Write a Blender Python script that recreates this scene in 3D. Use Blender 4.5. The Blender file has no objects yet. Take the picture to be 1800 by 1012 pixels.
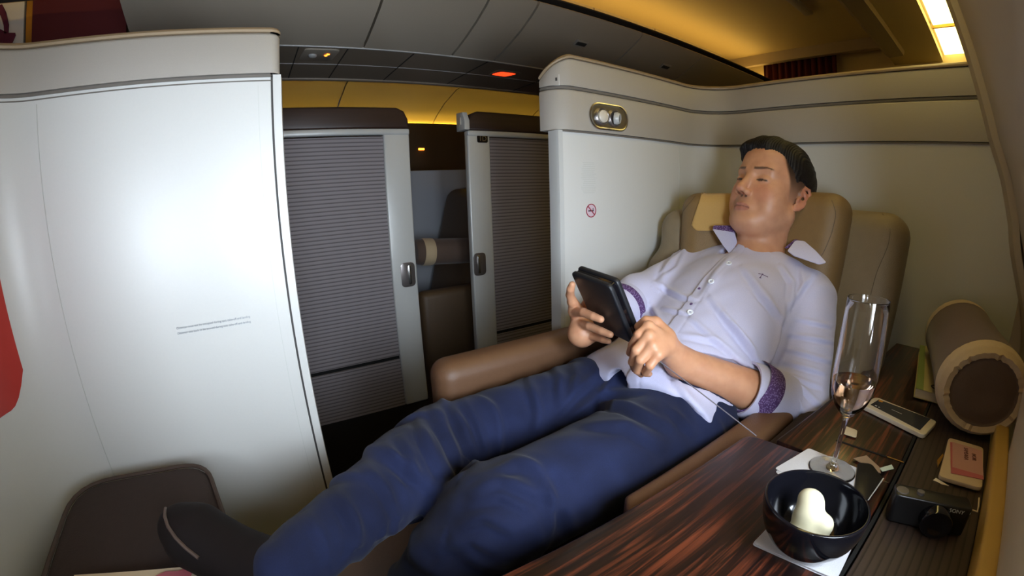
import bpy, bmesh, math, random, time
import numpy as np
import openvdb as vdb
from mathutils import Matrix, Vector
T0 = time.time()
random.seed(7); rng = np.random.default_rng(7)
C = bpy.context.scene.collection
PI = math.pi
V = Vector

# ------------------------------------------------------------ camera
CZ = 1.10
F_, K_, PI_, RO_, YA_ = 767.47351, -.0642896965, -.220350167, -.0322701082, -.566706578
def cam_rot():
    p, r, y = PI_, RO_, YA_; c, s = np.cos, np.sin
    B = np.array([[1,0,0],[0,0,-1],[0,1,0]], float)
    Rx = np.array([[1,0,0],[0,c(p),-s(p)],[0,s(p),c(p)]]); Rr = np.array([[c(r),-s(r),0],[s(r),c(r),0],[0,0,1]])
    Rz = np.array([[c(y),-s(y),0],[s(y),c(y),0],[0,0,1]])
    return Rz @ B @ Rx @ Rr
CM = cam_rot()
def ray(px, py):
    a = np.array([px-900., py-506.]); r = np.hypot(*a); x = r/F_; th = x+K_*x**3; s = np.sin(th)/max(r, 1e-9)
    return CM @ np.array([a[0]*s, -a[1]*s, -np.cos(th)])
def at(px, py, X=None, Y=None, Z=None):
    """where the line of sight through a point of the photograph meets a real plane of the cabin"""
    v = ray(px, py)
    t = X/v[0] if X is not None else Y/v[1] if Y is not None else (Z-CZ)/v[2]
    return V(v*t) + V((0, 0, CZ))
def atp(px, py, p0, n):
    v = V(ray(px, py)); o = V((0, 0, CZ)); n = V(n)
    return o + v*((V(p0)-o).dot(n)/v.dot(n))
cam = bpy.data.cameras.new('camera'); camo = bpy.data.objects.new('camera', cam); C.objects.link(camo)
camo.matrix_world = Matrix([list(CM[0])+[0], list(CM[1])+[0], list(CM[2])+[CZ], [0,0,0,1]])
cam.type = 'PANO'; cam.panorama_type = 'FISHEYE_LENS_POLYNOMIAL'
cam.sensor_width = 36; cam.sensor_height = 20.24; cam.sensor_fit = 'AUTO'; cam.fisheye_fov = PI
cam.fisheye_polynomial_k0 = 0; cam.fisheye_polynomial_k1 = -50/F_; cam.fisheye_polynomial_k2 = 0
cam.fisheye_polynomial_k3 = -K_*(50/F_)**3; cam.fisheye_polynomial_k4 = 0
cam.clip_start = .005
bpy.context.scene.camera = camo

# ------------------------------------------------------------ materials
def s2l(c): return tuple(((x/12.92) if x <= .04045 else ((x+.055)/1.055)**2.4) for x in c)
def hexc(h): return s2l(tuple(int(h[i:i+2], 16)/255 for i in (0, 2, 4)))
class NT:
    def __init__(s, name):
        s.m = bpy.data.materials.new(name); s.m.use_nodes = True; s.t = s.m.node_tree
        s.b = s.t.nodes['Principled BSDF']; s.o = s.t.nodes['Material Output']
    def n(s, k, **kw):
        x = s.t.nodes.new(k)
        for a, b in kw.items():
            if a in x.inputs.keys() if isinstance(a, str) else False: x.inputs[a].default_value = b
            else: setattr(x, a, b)
        return x
    def l(s, a, b): s.t.links.new(a, b)
    def inp(s, **kw):
        for a, b in kw.items(): s.b.inputs[a.replace('_', ' ')].default_value = b
def mat(name, col, rough=.5, metal=0, noise=0, scale=60, bump=0, bscale=None, coat=0, spec=.5, stretch=None, sheen=0):
    q = NT(name); q.inp(Roughness=rough, Metallic=metal); q.b.inputs['Specular IOR Level'].default_value = spec
    q.b.inputs['Base Color'].default_value = (*col, 1)
    if coat: q.b.inputs['Coat Weight'].default_value = coat; q.b.inputs['Coat Roughness'].default_value = .08
    if sheen: q.b.inputs['Sheen Weight'].default_value = sheen
    tc = q.n('ShaderNodeTexCoord'); mp = q.n('ShaderNodeMapping'); q.l(tc.outputs['Object'], mp.inputs[0])
    if stretch: mp.inputs['Scale'].default_value = stretch
    if noise:
        nz = q.n('ShaderNodeTexNoise'); nz.inputs['Scale'].default_value = scale; nz.inputs['Detail'].default_value = 4
        q.l(mp.outputs[0], nz.inputs['Vector'])
        mx = q.n('ShaderNodeMix', data_type='RGBA'); mx.inputs[6].default_value = (*[c*(1-noise) for c in col], 1); mx.inputs[7].default_value = (*[min(1, c*(1+noise)) for c in col], 1)
        q.l(nz.outputs[0], mx.inputs[0]); q.l(mx.outputs[2], q.b.inputs['Base Color'])
    if bump:
        nb = q.n('ShaderNodeTexNoise'); nb.inputs['Scale'].default_value = bscale or scale; nb.inputs['Detail'].default_value = 3
        q.l(mp.outputs[0], nb.inputs['Vector']); bp = q.n('ShaderNodeBump'); bp.inputs['Strength'].default_value = bump; bp.inputs['Distance'].default_value = .002
        q.l(nb.outputs[0], bp.inputs['Height']); q.l(bp.outputs[0], q.b.inputs['Normal'])
    return q.m
def emis(name, col, st):
    q = NT(name); q.inp(Roughness=.5); q.b.inputs['Base Color'].default_value = (*[c*.5 for c in col], 1)
    q.b.inputs['Emission Color'].default_value = (*col, 1); q.b.inputs['Emission Strength'].default_value = st
    return q.m
M = {}
M['panel'] = mat('panel_white', hexc('cfd0cd'), .34, noise=.02, scale=300)
M['coaming'] = mat('coaming_grey', hexc('a9a49c'), .45, noise=.05, scale=700, bump=.05)
M['cap'] = mat('cap_beige', hexc('a08d72'), .4, noise=.04, scale=300)
M['groove'] = mat('groove_dark', hexc('3a3836'), .7)
M['groovesoft'] = mat('groove_grey', hexc('6b665f'), .7)
M['otpiping'] = mat('ottoman_piping', hexc('42342c'), .8)
M['silver'] = mat('silver_plastic', hexc('c4c6c4'), .36, metal=.12, noise=.02)
M['bin'] = mat('bin_grey', hexc('b3a998'), .5, noise=.03, scale=200)
M['ceil'] = mat('ceiling_cream', hexc('c5b488'), .6, noise=.03, scale=60)
M['psu'] = mat('service_panel_grey', hexc('9a8c7a'), .5)
M['side'] = mat('sidewall_cream', hexc('b9ac94'), .5, noise=.04, scale=200, bump=.05)
M['dark'] = mat('dark_carpet', hexc('1c1716'), .9, noise=.2, scale=300)
M['leather'] = mat('brown_leather', hexc('57442f'), .5, noise=.12, scale=180, bump=.25, bscale=700)
M['seat'] = mat('taupe_leather', hexc('84755c'), .5, noise=.08, scale=60, bump=.3, bscale=650)
M['armtan'] = mat('tan_arm_leather', hexc('634630'), .5, noise=.08, scale=120, bump=.2, bscale=700)
M['headrest'] = mat('headrest_leather', hexc('806640'), .5, noise=.08, scale=60, bump=.3, bscale=650)
M['tan'] = mat('tan_cloth', hexc('bd9858'), .8, noise=.05, scale=300, sheen=.2)
M['seam'] = mat('seam_thread', hexc('5a4c3a'), .8)
M['seamlight'] = mat('pale_thread', hexc('a39b8a'), .8)
M['ottoman'] = mat('dark_brown_suede', hexc('30241f'), .9, noise=.15, scale=120, bump=.2, bscale=600)
M['black'] = mat('black_plastic', (.006, .006, .007), .35)
M['blackg'] = mat('black_gloss', (.004, .004, .006), .12, coat=.3)
M['caseblk'] = mat('black_case', (.010, .011, .014), .42, noise=.2, bump=.2, bscale=900)
M['chrome'] = mat('brushed_chrome', (.62, .62, .6), .22, metal=1)
M['white'] = mat('white_plastic', hexc('d8d0c0'), .35)
M['napkin'] = mat('paper_napkin', hexc('d6d6da'), .9, noise=.03, scale=400, bump=.4, bscale=900)
M['paper'] = mat('cream_paper', hexc('c9b99a'), .8)
M['red'] = mat('red_panel', hexc('b5342c'), .45, noise=.03)
M['maroon'] = mat('maroon_curtain', hexc('4c1218'), .9, noise=.1, scale=200)
M['purple'] = mat('purple_motif', hexc('551032'), .7)
M['gold'] = mat('gold_trim', hexc('b98a3a'), .35, metal=.6)
M['bolster'] = mat('bolster_brown', hexc('5d4b40'), .85, noise=.08, scale=60, bump=.15, bscale=500, sheen=.2)
M['bolstrim'] = mat('bolster_cream', hexc('c0aa88'), .8, noise=.05, scale=300, sheen=.2)
M['skirtgap'] = mat('dark_gap', (.004, .004, .004), .9)
M['sideyellow'] = mat('sidewall_rail', hexc('b49048'), .45)  # cream rail, the yellow glow on it put into its colour
M['valance'] = mat('brown_valance', hexc('5b4a34'), .6)
M['panelblue'] = mat('grey_panel', hexc('a3a8b0'), .45)
M['screen'] = mat('phone_screen', hexc('33363f'), .12)
M['iconyel'] = mat('yellow_icon', hexc('e0a030'), .5)
M['cover'] = mat('book_cover', hexc('b5a878'), .5, noise=.1, scale=20)
M['green'] = mat('green_print', hexc('7d8f50'), .5)
M['cream'] = mat('cream_card', hexc('c4ae92'), .5)
M['pink'] = mat('pink_label', hexc('bc8e88'), .5, noise=.04)
M['pinkdk'] = mat('pink_print', hexc('b5606a'), .5)
M['cardred'] = mat('red_print', hexc('6c4040'), .6)
M['cardboard'] = mat('tan_card', hexc('9c8266'), .7)
M['tab'] = mat('pale_tab', hexc('c2d0c0'), .6)
M['seamdenim'] = mat('denim_stitch', hexc('3c4668'), .8)
M['cablegrey'] = mat('grey_cable', hexc('77737c'), .4)
M['warm'] = emis('warm_light', (1, .78, .26), 4.5)
M['warm2'] = emis('warm_cove_light', (1, .62, .07), 15)
M['warm3'] = emis('warm_added_uplight', (1, .60, .14), 6)
M['redlight'] = emis('red_sign_light', (1, .05, .01), 2.0)
M['orange'] = emis('orange_sign_light', (1, .28, .02), 6)
M['text'] = mat('print_grey', hexc('8b929c'), .7)
M['textfaint'] = mat('print_faint', hexc('c2c5c0'), .7)
M['signred'] = mat('sign_red', hexc('9a3040'), .6)
M['signpink'] = mat('sign_pink', hexc('cdb9c4'), .6)
M['signblk'] = mat('sign_black', hexc('2a2830'), .6)
M['dial'] = mat('dial_silver', hexc('8b8583'), .3, metal=.8)
M['shoe'] = mat('black_shoe', (.010, .007, .007), .8, noise=.2, spec=.2)
M['sole'] = mat('sole_edge', hexc('54453e'), .6)
M['button'] = mat('button_white', hexc('e8ecf4'), .25)
M['buttoneye'] = mat('button_eye', hexc('9299b4'), .5)

def wood(name='wood_veneer'):
    q = NT(name); q.inp(Roughness=.32); q.b.inputs['Coat Weight'].default_value = .25; q.b.inputs['Coat Roughness'].default_value = .12
    tc = q.n('ShaderNodeTexCoord'); mp = q.n('ShaderNodeMapping'); q.l(tc.outputs['Object'], mp.inputs[0])
    mp.inputs['Scale'].default_value = (3.2, 95, 40)
    n1 = q.n('ShaderNodeTexNoise'); n1.inputs['Scale'].default_value = 1.6; n1.inputs['Detail'].default_value = 7; n1.inputs['Roughness'].default_value = .62; n1.inputs['Distortion'].default_value = .5
    q.l(mp.outputs[0], n1.inputs['Vector'])
    r = q.n('ShaderNodeValToRGB'); q.l(n1.outputs[0], r.inputs[0]); e = r.color_ramp.elements
    e[0].position = .38; e[0].color = (*hexc('140b0a'), 1); e[1].position = .66; e[1].color = (*hexc('6a3420'), 1)
    k = e.new(.5); k.color = (*hexc('24130e'), 1)
    q.l(r.outputs[0], q.b.inputs['Base Color'])
    return q.m
M['wood'] = wood()
M['woodcap'] = mat('dark_wood_cap', hexc('33211b'), .45, noise=.35, scale=9, stretch=(1, 10, 14))
def tambour():
    q = NT('ribbed_shutter'); q.inp(Roughness=.75)
    tc = q.n('ShaderNodeTexCoord'); sx = q.n('ShaderNodeSeparateXYZ'); q.l(tc.outputs['Object'], sx.inputs[0])
    w = q.n('ShaderNodeMath', operation='MULTIPLY'); q.l(sx.outputs[2], w.inputs[0]); w.inputs[1].default_value = 75
    f = q.n('ShaderNodeMath', operation='FRACT'); q.l(w.outputs[0], f.inputs[0])
    r = q.n('ShaderNodeValToRGB'); q.l(f.outputs[0], r.inputs[0]); e = r.color_ramp.elements
    e[0].position = 0; e[0].color = (*hexc('504b4e'), 1); e[1].position = .35; e[1].color = (*hexc('8c868a'), 1)
    k = e.new(.85); k.color = (*hexc('8c868a'), 1); k = e.new(1.0); k.color = (*hexc('504b4e'), 1)
    q.l(r.outputs[0], q.b.inputs['Base Color'])
    bp = q.n('ShaderNodeBump'); bp.inputs['Strength'].default_value = .5; bp.inputs['Distance'].default_value = .003
    q.l(r.outputs[0], bp.inputs['Height']); q.l(bp.outputs[0], q.b.inputs['Normal'])
    return q.m
M['tambour'] = tambour()
def flute():
    q = NT('ribbed_mat'); q.inp(Roughness=.5)
    tc = q.n('ShaderNodeTexCoord'); sx = q.n('ShaderNodeSeparateXYZ'); q.l(tc.outputs['Object'], sx.inputs[0])
    w = q.n('ShaderNodeMath', operation='MULTIPLY'); q.l(sx.outputs[1], w.inputs[0]); w.inputs[1].default_value = 110
    f = q.n('ShaderNodeMath', operation='FRACT'); q.l(w.outputs[0], f.inputs[0])
    r = q.n('ShaderNodeValToRGB'); q.l(f.outputs[0], r.inputs[0]); e = r.color_ramp.elements
    e[0].position = 0; e[0].color = (*hexc('1a1413'), 1); e[1].position = .3; e[1].color = (*hexc('3c302b'), 1)
    k = e.new(.9); k.color = (*hexc('3c302b'), 1); k = e.new(1.0); k.color = (*hexc('1a1413'), 1)
    q.l(r.outputs[0], q.b.inputs['Base Color'])
    bp = q.n('ShaderNodeBump'); bp.inputs['Strength'].default_value = .5; bp.inputs['Distance'].default_value = .002
    q.l(r.outputs[0], bp.inputs['Height']); q.l(bp.outputs[0], q.b.inputs['Normal'])
    return q.m
M['flute'] = flute()
def glassm(name, col=(1,1,1), rough=0, ior=1.45):
    q = NT(name); q.inp(Roughness=rough, IOR=ior); q.b.inputs['Base Color'].default_value = (*col, 1); q.b.inputs['Transmission Weight'].default_value = 1
    return q.m
M['glass'] = glassm('clear_glass', (.985, .99, .99))
M['wine'] = glassm('rose_wine', (.98, .72, .52), ior=1.34)
def denim():
    q = NT('denim'); q.inp(Roughness=.9); q.b.inputs['Sheen Weight'].default_value = .08; q.b.inputs['Specular IOR Level'].default_value = .25
    tc = q.n('ShaderNodeTexCoord')
    n = q.n('ShaderNodeTexNoise'); n.inputs['Scale'].default_value = 9; n.inputs['Detail'].default_value = 5; q.l(tc.outputs['Object'], n.inputs['Vector'])
    r = q.n('ShaderNodeValToRGB'); q.l(n.outputs[0], r.inputs[0]); e = r.color_ramp.elements
    e[0].position = .3; e[0].color = (*hexc('10152c'), 1); e[1].position = .75; e[1].color = (*hexc('232c50'), 1)
    n2 = q.n('ShaderNodeTexNoise'); n2.inputs['Scale'].default_value = 900; q.l(tc.outputs['Object'], n2.inputs['Vector'])
    mx = q.n('ShaderNodeMix', data_type='RGBA', blend_type='OVERLAY'); mx.inputs[0].default_value = .3
    q.l(r.outputs[0], mx.inputs[6]); q.l(n2.outputs[0], mx.inputs[7]); q.l(mx.outputs[2], q.b.inputs['Base Color'])
    return q.m
M['denim'] = denim()
def shirtm():
    q = NT('lilac_shirt_cotton'); q.inp(Roughness=.75); q.b.inputs['Sheen Weight'].default_value = .2
    q.b.inputs['Base Color'].default_value = (*hexc('c4c4e0'), 1)
    tc = q.n('ShaderNodeTexCoord'); n2 = q.n('ShaderNodeTexNoise'); n2.inputs['Scale'].default_value = 700; q.l(tc.outputs['Object'], n2.inputs['Vector'])
    mx = q.n('ShaderNodeMix', data_type='RGBA'); mx.inputs[6].default_value = (*hexc('bcbcdc'), 1); mx.inputs[7].default_value = (*hexc('d0d0ea'), 1)
    q.l(n2.outputs[0], mx.inputs[0]); q.l(mx.outputs[2], q.b.inputs['Base Color'])
    return q.m
M['shirt'] = shirtm()
def cuffm():
    q = NT('purple_patterned_lining'); q.inp(Roughness=.8)
    tc = q.n('ShaderNodeTexCoord'); v = q.n('ShaderNodeTexVoronoi'); v.inputs['Scale'].default_value = 330; q.l(tc.outputs['Object'], v.inputs['Vector'])
    r = q.n('ShaderNodeValToRGB'); q.l(v.outputs[0], r.inputs[0]); e = r.color_ramp.elements
    e[0].position = .2; e[0].color = (*hexc('8d7aa8'), 1); e[1].position = .5; e[1].color = (*hexc('4d3064'), 1)
    q.l(r.outputs[0], q.b.inputs['Base Color'])
    return q.m
M['cuff'] = cuffm()
def skinm():
    q = NT('skin'); q.inp(Roughness=.45); q.b.inputs['Subsurface Weight'].default_value = .12; q.b.inputs['Subsurface Radius'].default_value = (.012, .005, .003); q.b.inputs['Subsurface Scale'].default_value = .5
    a = q.n('ShaderNodeAttribute', attribute_name='Col'); tc = q.n('ShaderNodeTexCoord')
    n = q.n('ShaderNodeTexNoise'); n.inputs['Scale'].default_value = 45; n.inputs['Detail'].default_value = 4; q.l(tc.outputs['Object'], n.inputs['Vector'])
    r = q.n('ShaderNodeValToRGB'); q.l(n.outputs[0], r.inputs[0]); e = r.color_ramp.elements; e[0].color = (.86, .8, .78, 1); e[1].color = (1, 1, 1, 1); e[0].position = .35; e[1].position = .65
    mx = q.n('ShaderNodeMix', data_type='RGBA', blend_type='MULTIPLY'); mx.inputs[0].default_value = .8
    q.l(a.outputs['Color'], mx.inputs[6]); q.l(r.outputs[0], mx.inputs[7]); q.l(mx.outputs[2], q.b.inputs['Base Color'])
    return q.m
M['skin'] = skinm()
M['hair'] = mat('black_hair', (.006, .005, .006), .5, spec=.3, noise=.3, scale=300, bump=.6, bscale=260, stretch=(1, 1, 5))
M['eyewhite'] = mat('eye_white', hexc('b8aca4'), .2)
M['iris'] = mat('dark_iris', (.01, .006, .004), .1)

# ------------------------------------------------------------ object helpers
def tag(o, label=None, cat=None, group=None, kind=None):
    for k, v in (('label', label), ('category', cat), ('group', group), ('kind', kind)):
        if v: o[k] = v
    return o
def empty(name, loc, label, cat, group=None, rz=0):
    o = bpy.data.objects.new(name, None); o.location = V(loc); o.rotation_euler = (0, 0, rz); o.empty_display_size = .02
    C.objects.link(o); return tag(o, label, cat, group)
def put(o, parent):
    if parent is not None:
        o.parent = parent; o.matrix_parent_inverse = Matrix.LocRotScale(parent_root_loc(parent), parent_root_rot(parent), None).inverted()
def parent_root_loc(p):
    return world(p).to_translation()
def parent_root_rot(p):
    return world(p).to_quaternion()
def world(p):
    m = Matrix.LocRotScale(p.location, p.rotation_euler, p.scale)
    if p.parent: m = world(p.parent) @ p.matrix_parent_inverse @ m
    return m
def link(name, me, m, parent=None, smooth=True, kind=None):
    ms = m if isinstance(m, (list, tuple)) else [m]
    for x in ms: me.materials.append(M[x] if isinstance(x, str) else x)
    if smooth: me.polygons.foreach_set('use_smooth', [True]*len(me.polygons))
    o = bpy.data.objects.new(name, me); C.objects.link(o); put(o, parent)
    if kind: o['kind'] = kind
    return o
def sharp(me, ang=40):
    try: me.set_sharp_from_angle(angle=math.radians(ang))
    except Exception: pass
class MB:
    def __init__(s): s.bm = bmesh.new()
    def box(s, c, size, rot=None, bev=0, seg=2, mi=0):
        r = bmesh.ops.create_cube(s.bm, size=1); vs = r['verts']
        m = Matrix.Translation(V(c)) @ (rot.to_matrix().to_4x4() if rot is not None and hasattr(rot, 'to_matrix') else (rot.to_4x4() if rot is not None else Matrix())) @ Matrix.Diagonal((*size, 1))
        bmesh.ops.transform(s.bm, matrix=m, verts=vs)
        fs = {f for v in vs for f in v.link_faces}
        for f in fs: f.material_index = mi
        if bev:
            es = list({e for v in vs for e in v.link_edges})
            bmesh.ops.bevel(s.bm, geom=es, offset=bev, segments=seg, affect='EDGES', profile=.5, clamp_overlap=True, material=mi)
        return s
    def poly(s, pts, d, mi=0, bev=0, seg=2):
        """prism: outline pts (3D) pushed along vector d"""
        d = V(d); n = len(pts)
        a = [s.bm.verts.new(V(p)) for p in pts]; b = [s.bm.verts.new(V(p)+d) for p in pts]
        fs = [s.bm.faces.new(a[::-1]), s.bm.faces.new(b)]
        for i in range(n): fs.append(s.bm.faces.new((a[i], a[(i+1)%n], b[(i+1)%n], b[i])))
        for f in fs: f.material_index = mi
        bmesh.ops.recalc_face_normals(s.bm, faces=fs)
        if bev:
            es = list({e for f in fs[:2] for e in f.edges})
            bmesh.ops.bevel(s.bm, geom=es, offset=bev, segments=seg, affect='EDGES', profile=.5, clamp_overlap=True)
        return s
    def lathe(s, prof, c, axis=(0, 0, 1), n=48, mi=0, close=False):
        c = V(c); q = V((0, 0, 1)).rotation_difference(V(axis).normalized()); rings = []
        for r, z in prof:
            if r < 1e-6: rings.append([s.bm.verts.new(c + q @ V((0, 0, z)))])
            else: rings.append([s.bm.verts.new(c + q @ V((r*math.cos(2*PI*i/n), r*math.sin(2*PI*i/n), z))) for i in range(n)])
        for A, B in zip(rings, rings[1:]+([rings[0]] if close else [])):
            for i in range(n):
                j = (i+1) % n
                if len(A) == 1 and len(B) == 1: continue
                if len(A) == 1: f = s.bm.faces.new((A[0], B[j], B[i]))
                elif len(B) == 1: f = s.bm.faces.new((A[i], A[j], B[0]))
                else: f = s.bm.faces.new((A[i], A[j], B[j], B[i]))
                f.material_index = mi
        return s
    def tube(s, pts, r, n=10, mi=0, caps=True, closed=False):
        pts = [V(p) for p in pts]; rs = r if isinstance(r, (list, tuple)) else [r]*len(pts); rings = []; up = None; N = len(pts)
        for i, p in enumerate(pts):
            t = (pts[(i+1) % N if closed else min(i+1, N-1)] - pts[(i-1) % N if closed else max(i-1, 0)]).normalized()
            if up is None: up = t.orthogonal().normalized()
            up = (up - t*up.dot(t)).normalized(); b = t.cross(up)
            rings.append([s.bm.verts.new(p + (up*math.cos(2*PI*k/n)+b*math.sin(2*PI*k/n))*rs[i]) for k in range(n)])
        for A, B in zip(rings, rings[1:]+([rings[0]] if closed else [])):
            for k in range(n): s.bm.faces.new((A[k], A[(k+1) % n], B[(k+1) % n], B[k])).material_index = mi
        if caps and not closed:
            s.bm.faces.new(rings[0][::-1]).material_index = mi; s.bm.faces.new(rings[-1]).material_index = mi
        return s
    def wall(s, path, z0, z1, off, mi=0, zfun=None):
        """upright slab along plan path, thickness off (signed, to the left of travel)"""
        P = [V((p[0], p[1])) for p in path]; N = len(P); nn = []
        for i in range(N):
            t = (P[min(i+1, N-1)]-P[max(i-1, 0)]).normalized(); nn.append(V((-t.y, t.x)))
        A = []
        for p, n in zip(P, nn):
            q = p+n*off
            A.append([s.bm.verts.new((p.x, p.y, z0)), s.bm.verts.new((p.x, p.y, z1)), s.bm.verts.new((q.x, q.y, z1)), s.bm.verts.new((q.x, q.y, z0))])
        fs = []
        for a, b in zip(A, A[1:]):
            for k in range(4): fs.append(s.bm.faces.new((a[k], b[k], b[(k+1) % 4], a[(k+1) % 4])))
        fs.append(s.bm.faces.new(A[0])); fs.append(s.bm.faces.new(A[-1][::-1]))
        for f in fs: f.material_index = mi
        bmesh.ops.recalc_face_normals(s.bm, faces=fs)
        return s
    def sweep(s, path, prof, mi=0, caps=True):
        pf = prof if callable(prof) else (lambda i: prof)
        """profile (d across to the left, z) swept along a plan path"""
        P = [V((p[0], p[1])) for p in path]; N = len(P); A = []
        for i in range(N):
            t = (P[min(i+1, N-1)]-P[max(i-1, 0)]).normalized(); n = V((-t.y, t.x))
            A.append([s.bm.verts.new((P[i].x+n.x*d, P[i].y+n.y*d, z)) for d, z in pf(i)])
        k_ = len(pf(0)); fs = []
        for a, b in zip(A, A[1:]):
            for k in range(k_): fs.append(s.bm.faces.new((a[k], b[k], b[(k+1) % k_], a[(k+1) % k_])))
        if caps: fs.append(s.bm.faces.new(A[0])); fs.append(s.bm.faces.new(A[-1][::-1]))
        for f in fs: f.material_index = mi
        bmesh.ops.recalc_face_normals(s.bm, faces=fs)
        return s
    def out(s, name, m, parent=None, smooth=True, ang=40, kind=None):
        me = bpy.data.meshes.new(name); s.bm.to_mesh(me); s.bm.free()
        o = link(name, me, m, parent, smooth, kind)
        if smooth: sharp(me, ang)
        return o
def arc(cx, cy, r, a0, a1, n=12):
    return [(cx+r*math.cos(math.radians(a0+(a1-a0)*i/n)), cy+r*math.sin(math.radians(a0+(a1-a0)*i/n))) for i in range(n+1)]
def rrect(w, h, r, n=6):
    o = []
    for cx, cy, a in ((w/2-r, h/2-r, 0), (-w/2+r, h/2-r, 90), (-w/2+r, -h/2+r, 180), (w/2-r, -h/2+r, 270)):
        o += arc(cx, cy, r, a, a+90, n)
    return o
def rquad(P, r, n=5):
    """rounded outline of a 3D quad / polygon"""
    P = [V(p) for p in P]; o = []; N = len(P)
    for i in range(N):
        p = P[i]; rr = r[i] if isinstance(r, (list, tuple)) else r
        a = (P[i-1]-p).normalized()*rr; b = (P[(i+1) % N]-p).normalized()*rr
        for k in range(n+1):
            t = k/n; o.append(p + a*(1-t)**2 + b*t*t)
    return o
def text(name, body, size, loc, xdir, ydir, m, parent, extrude=.0002, align='CENTER'):
    cu = bpy.data.curves.new(name, 'FONT'); cu.body = body; cu.size = size; cu.extrude = extrude; cu.align_x = align; cu.align_y = 'CENTER'
    tmp = bpy.data.objects.new('tmp', cu); C.objects.link(tmp); dg = bpy.context.evaluated_depsgraph_get(); dg.update()
    me = bpy.data.meshes.new_from_object(tmp.evaluated_get(dg)); bpy.data.objects.remove(tmp); me.name = name
    x = V(xdir).normalized(); y = V(ydir); y = (y-x*y.dot(x)).normalized(); z = x.cross(y)
    me.transform(Matrix(((x.x, y.x, z.x, loc[0]), (x.y, y.y, z.y, loc[1]), (x.z, y.z, z.z, loc[2]), (0, 0, 0, 1))))
    me.materials.clear()
    return link(name, me, m, parent, smooth=False)

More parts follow.
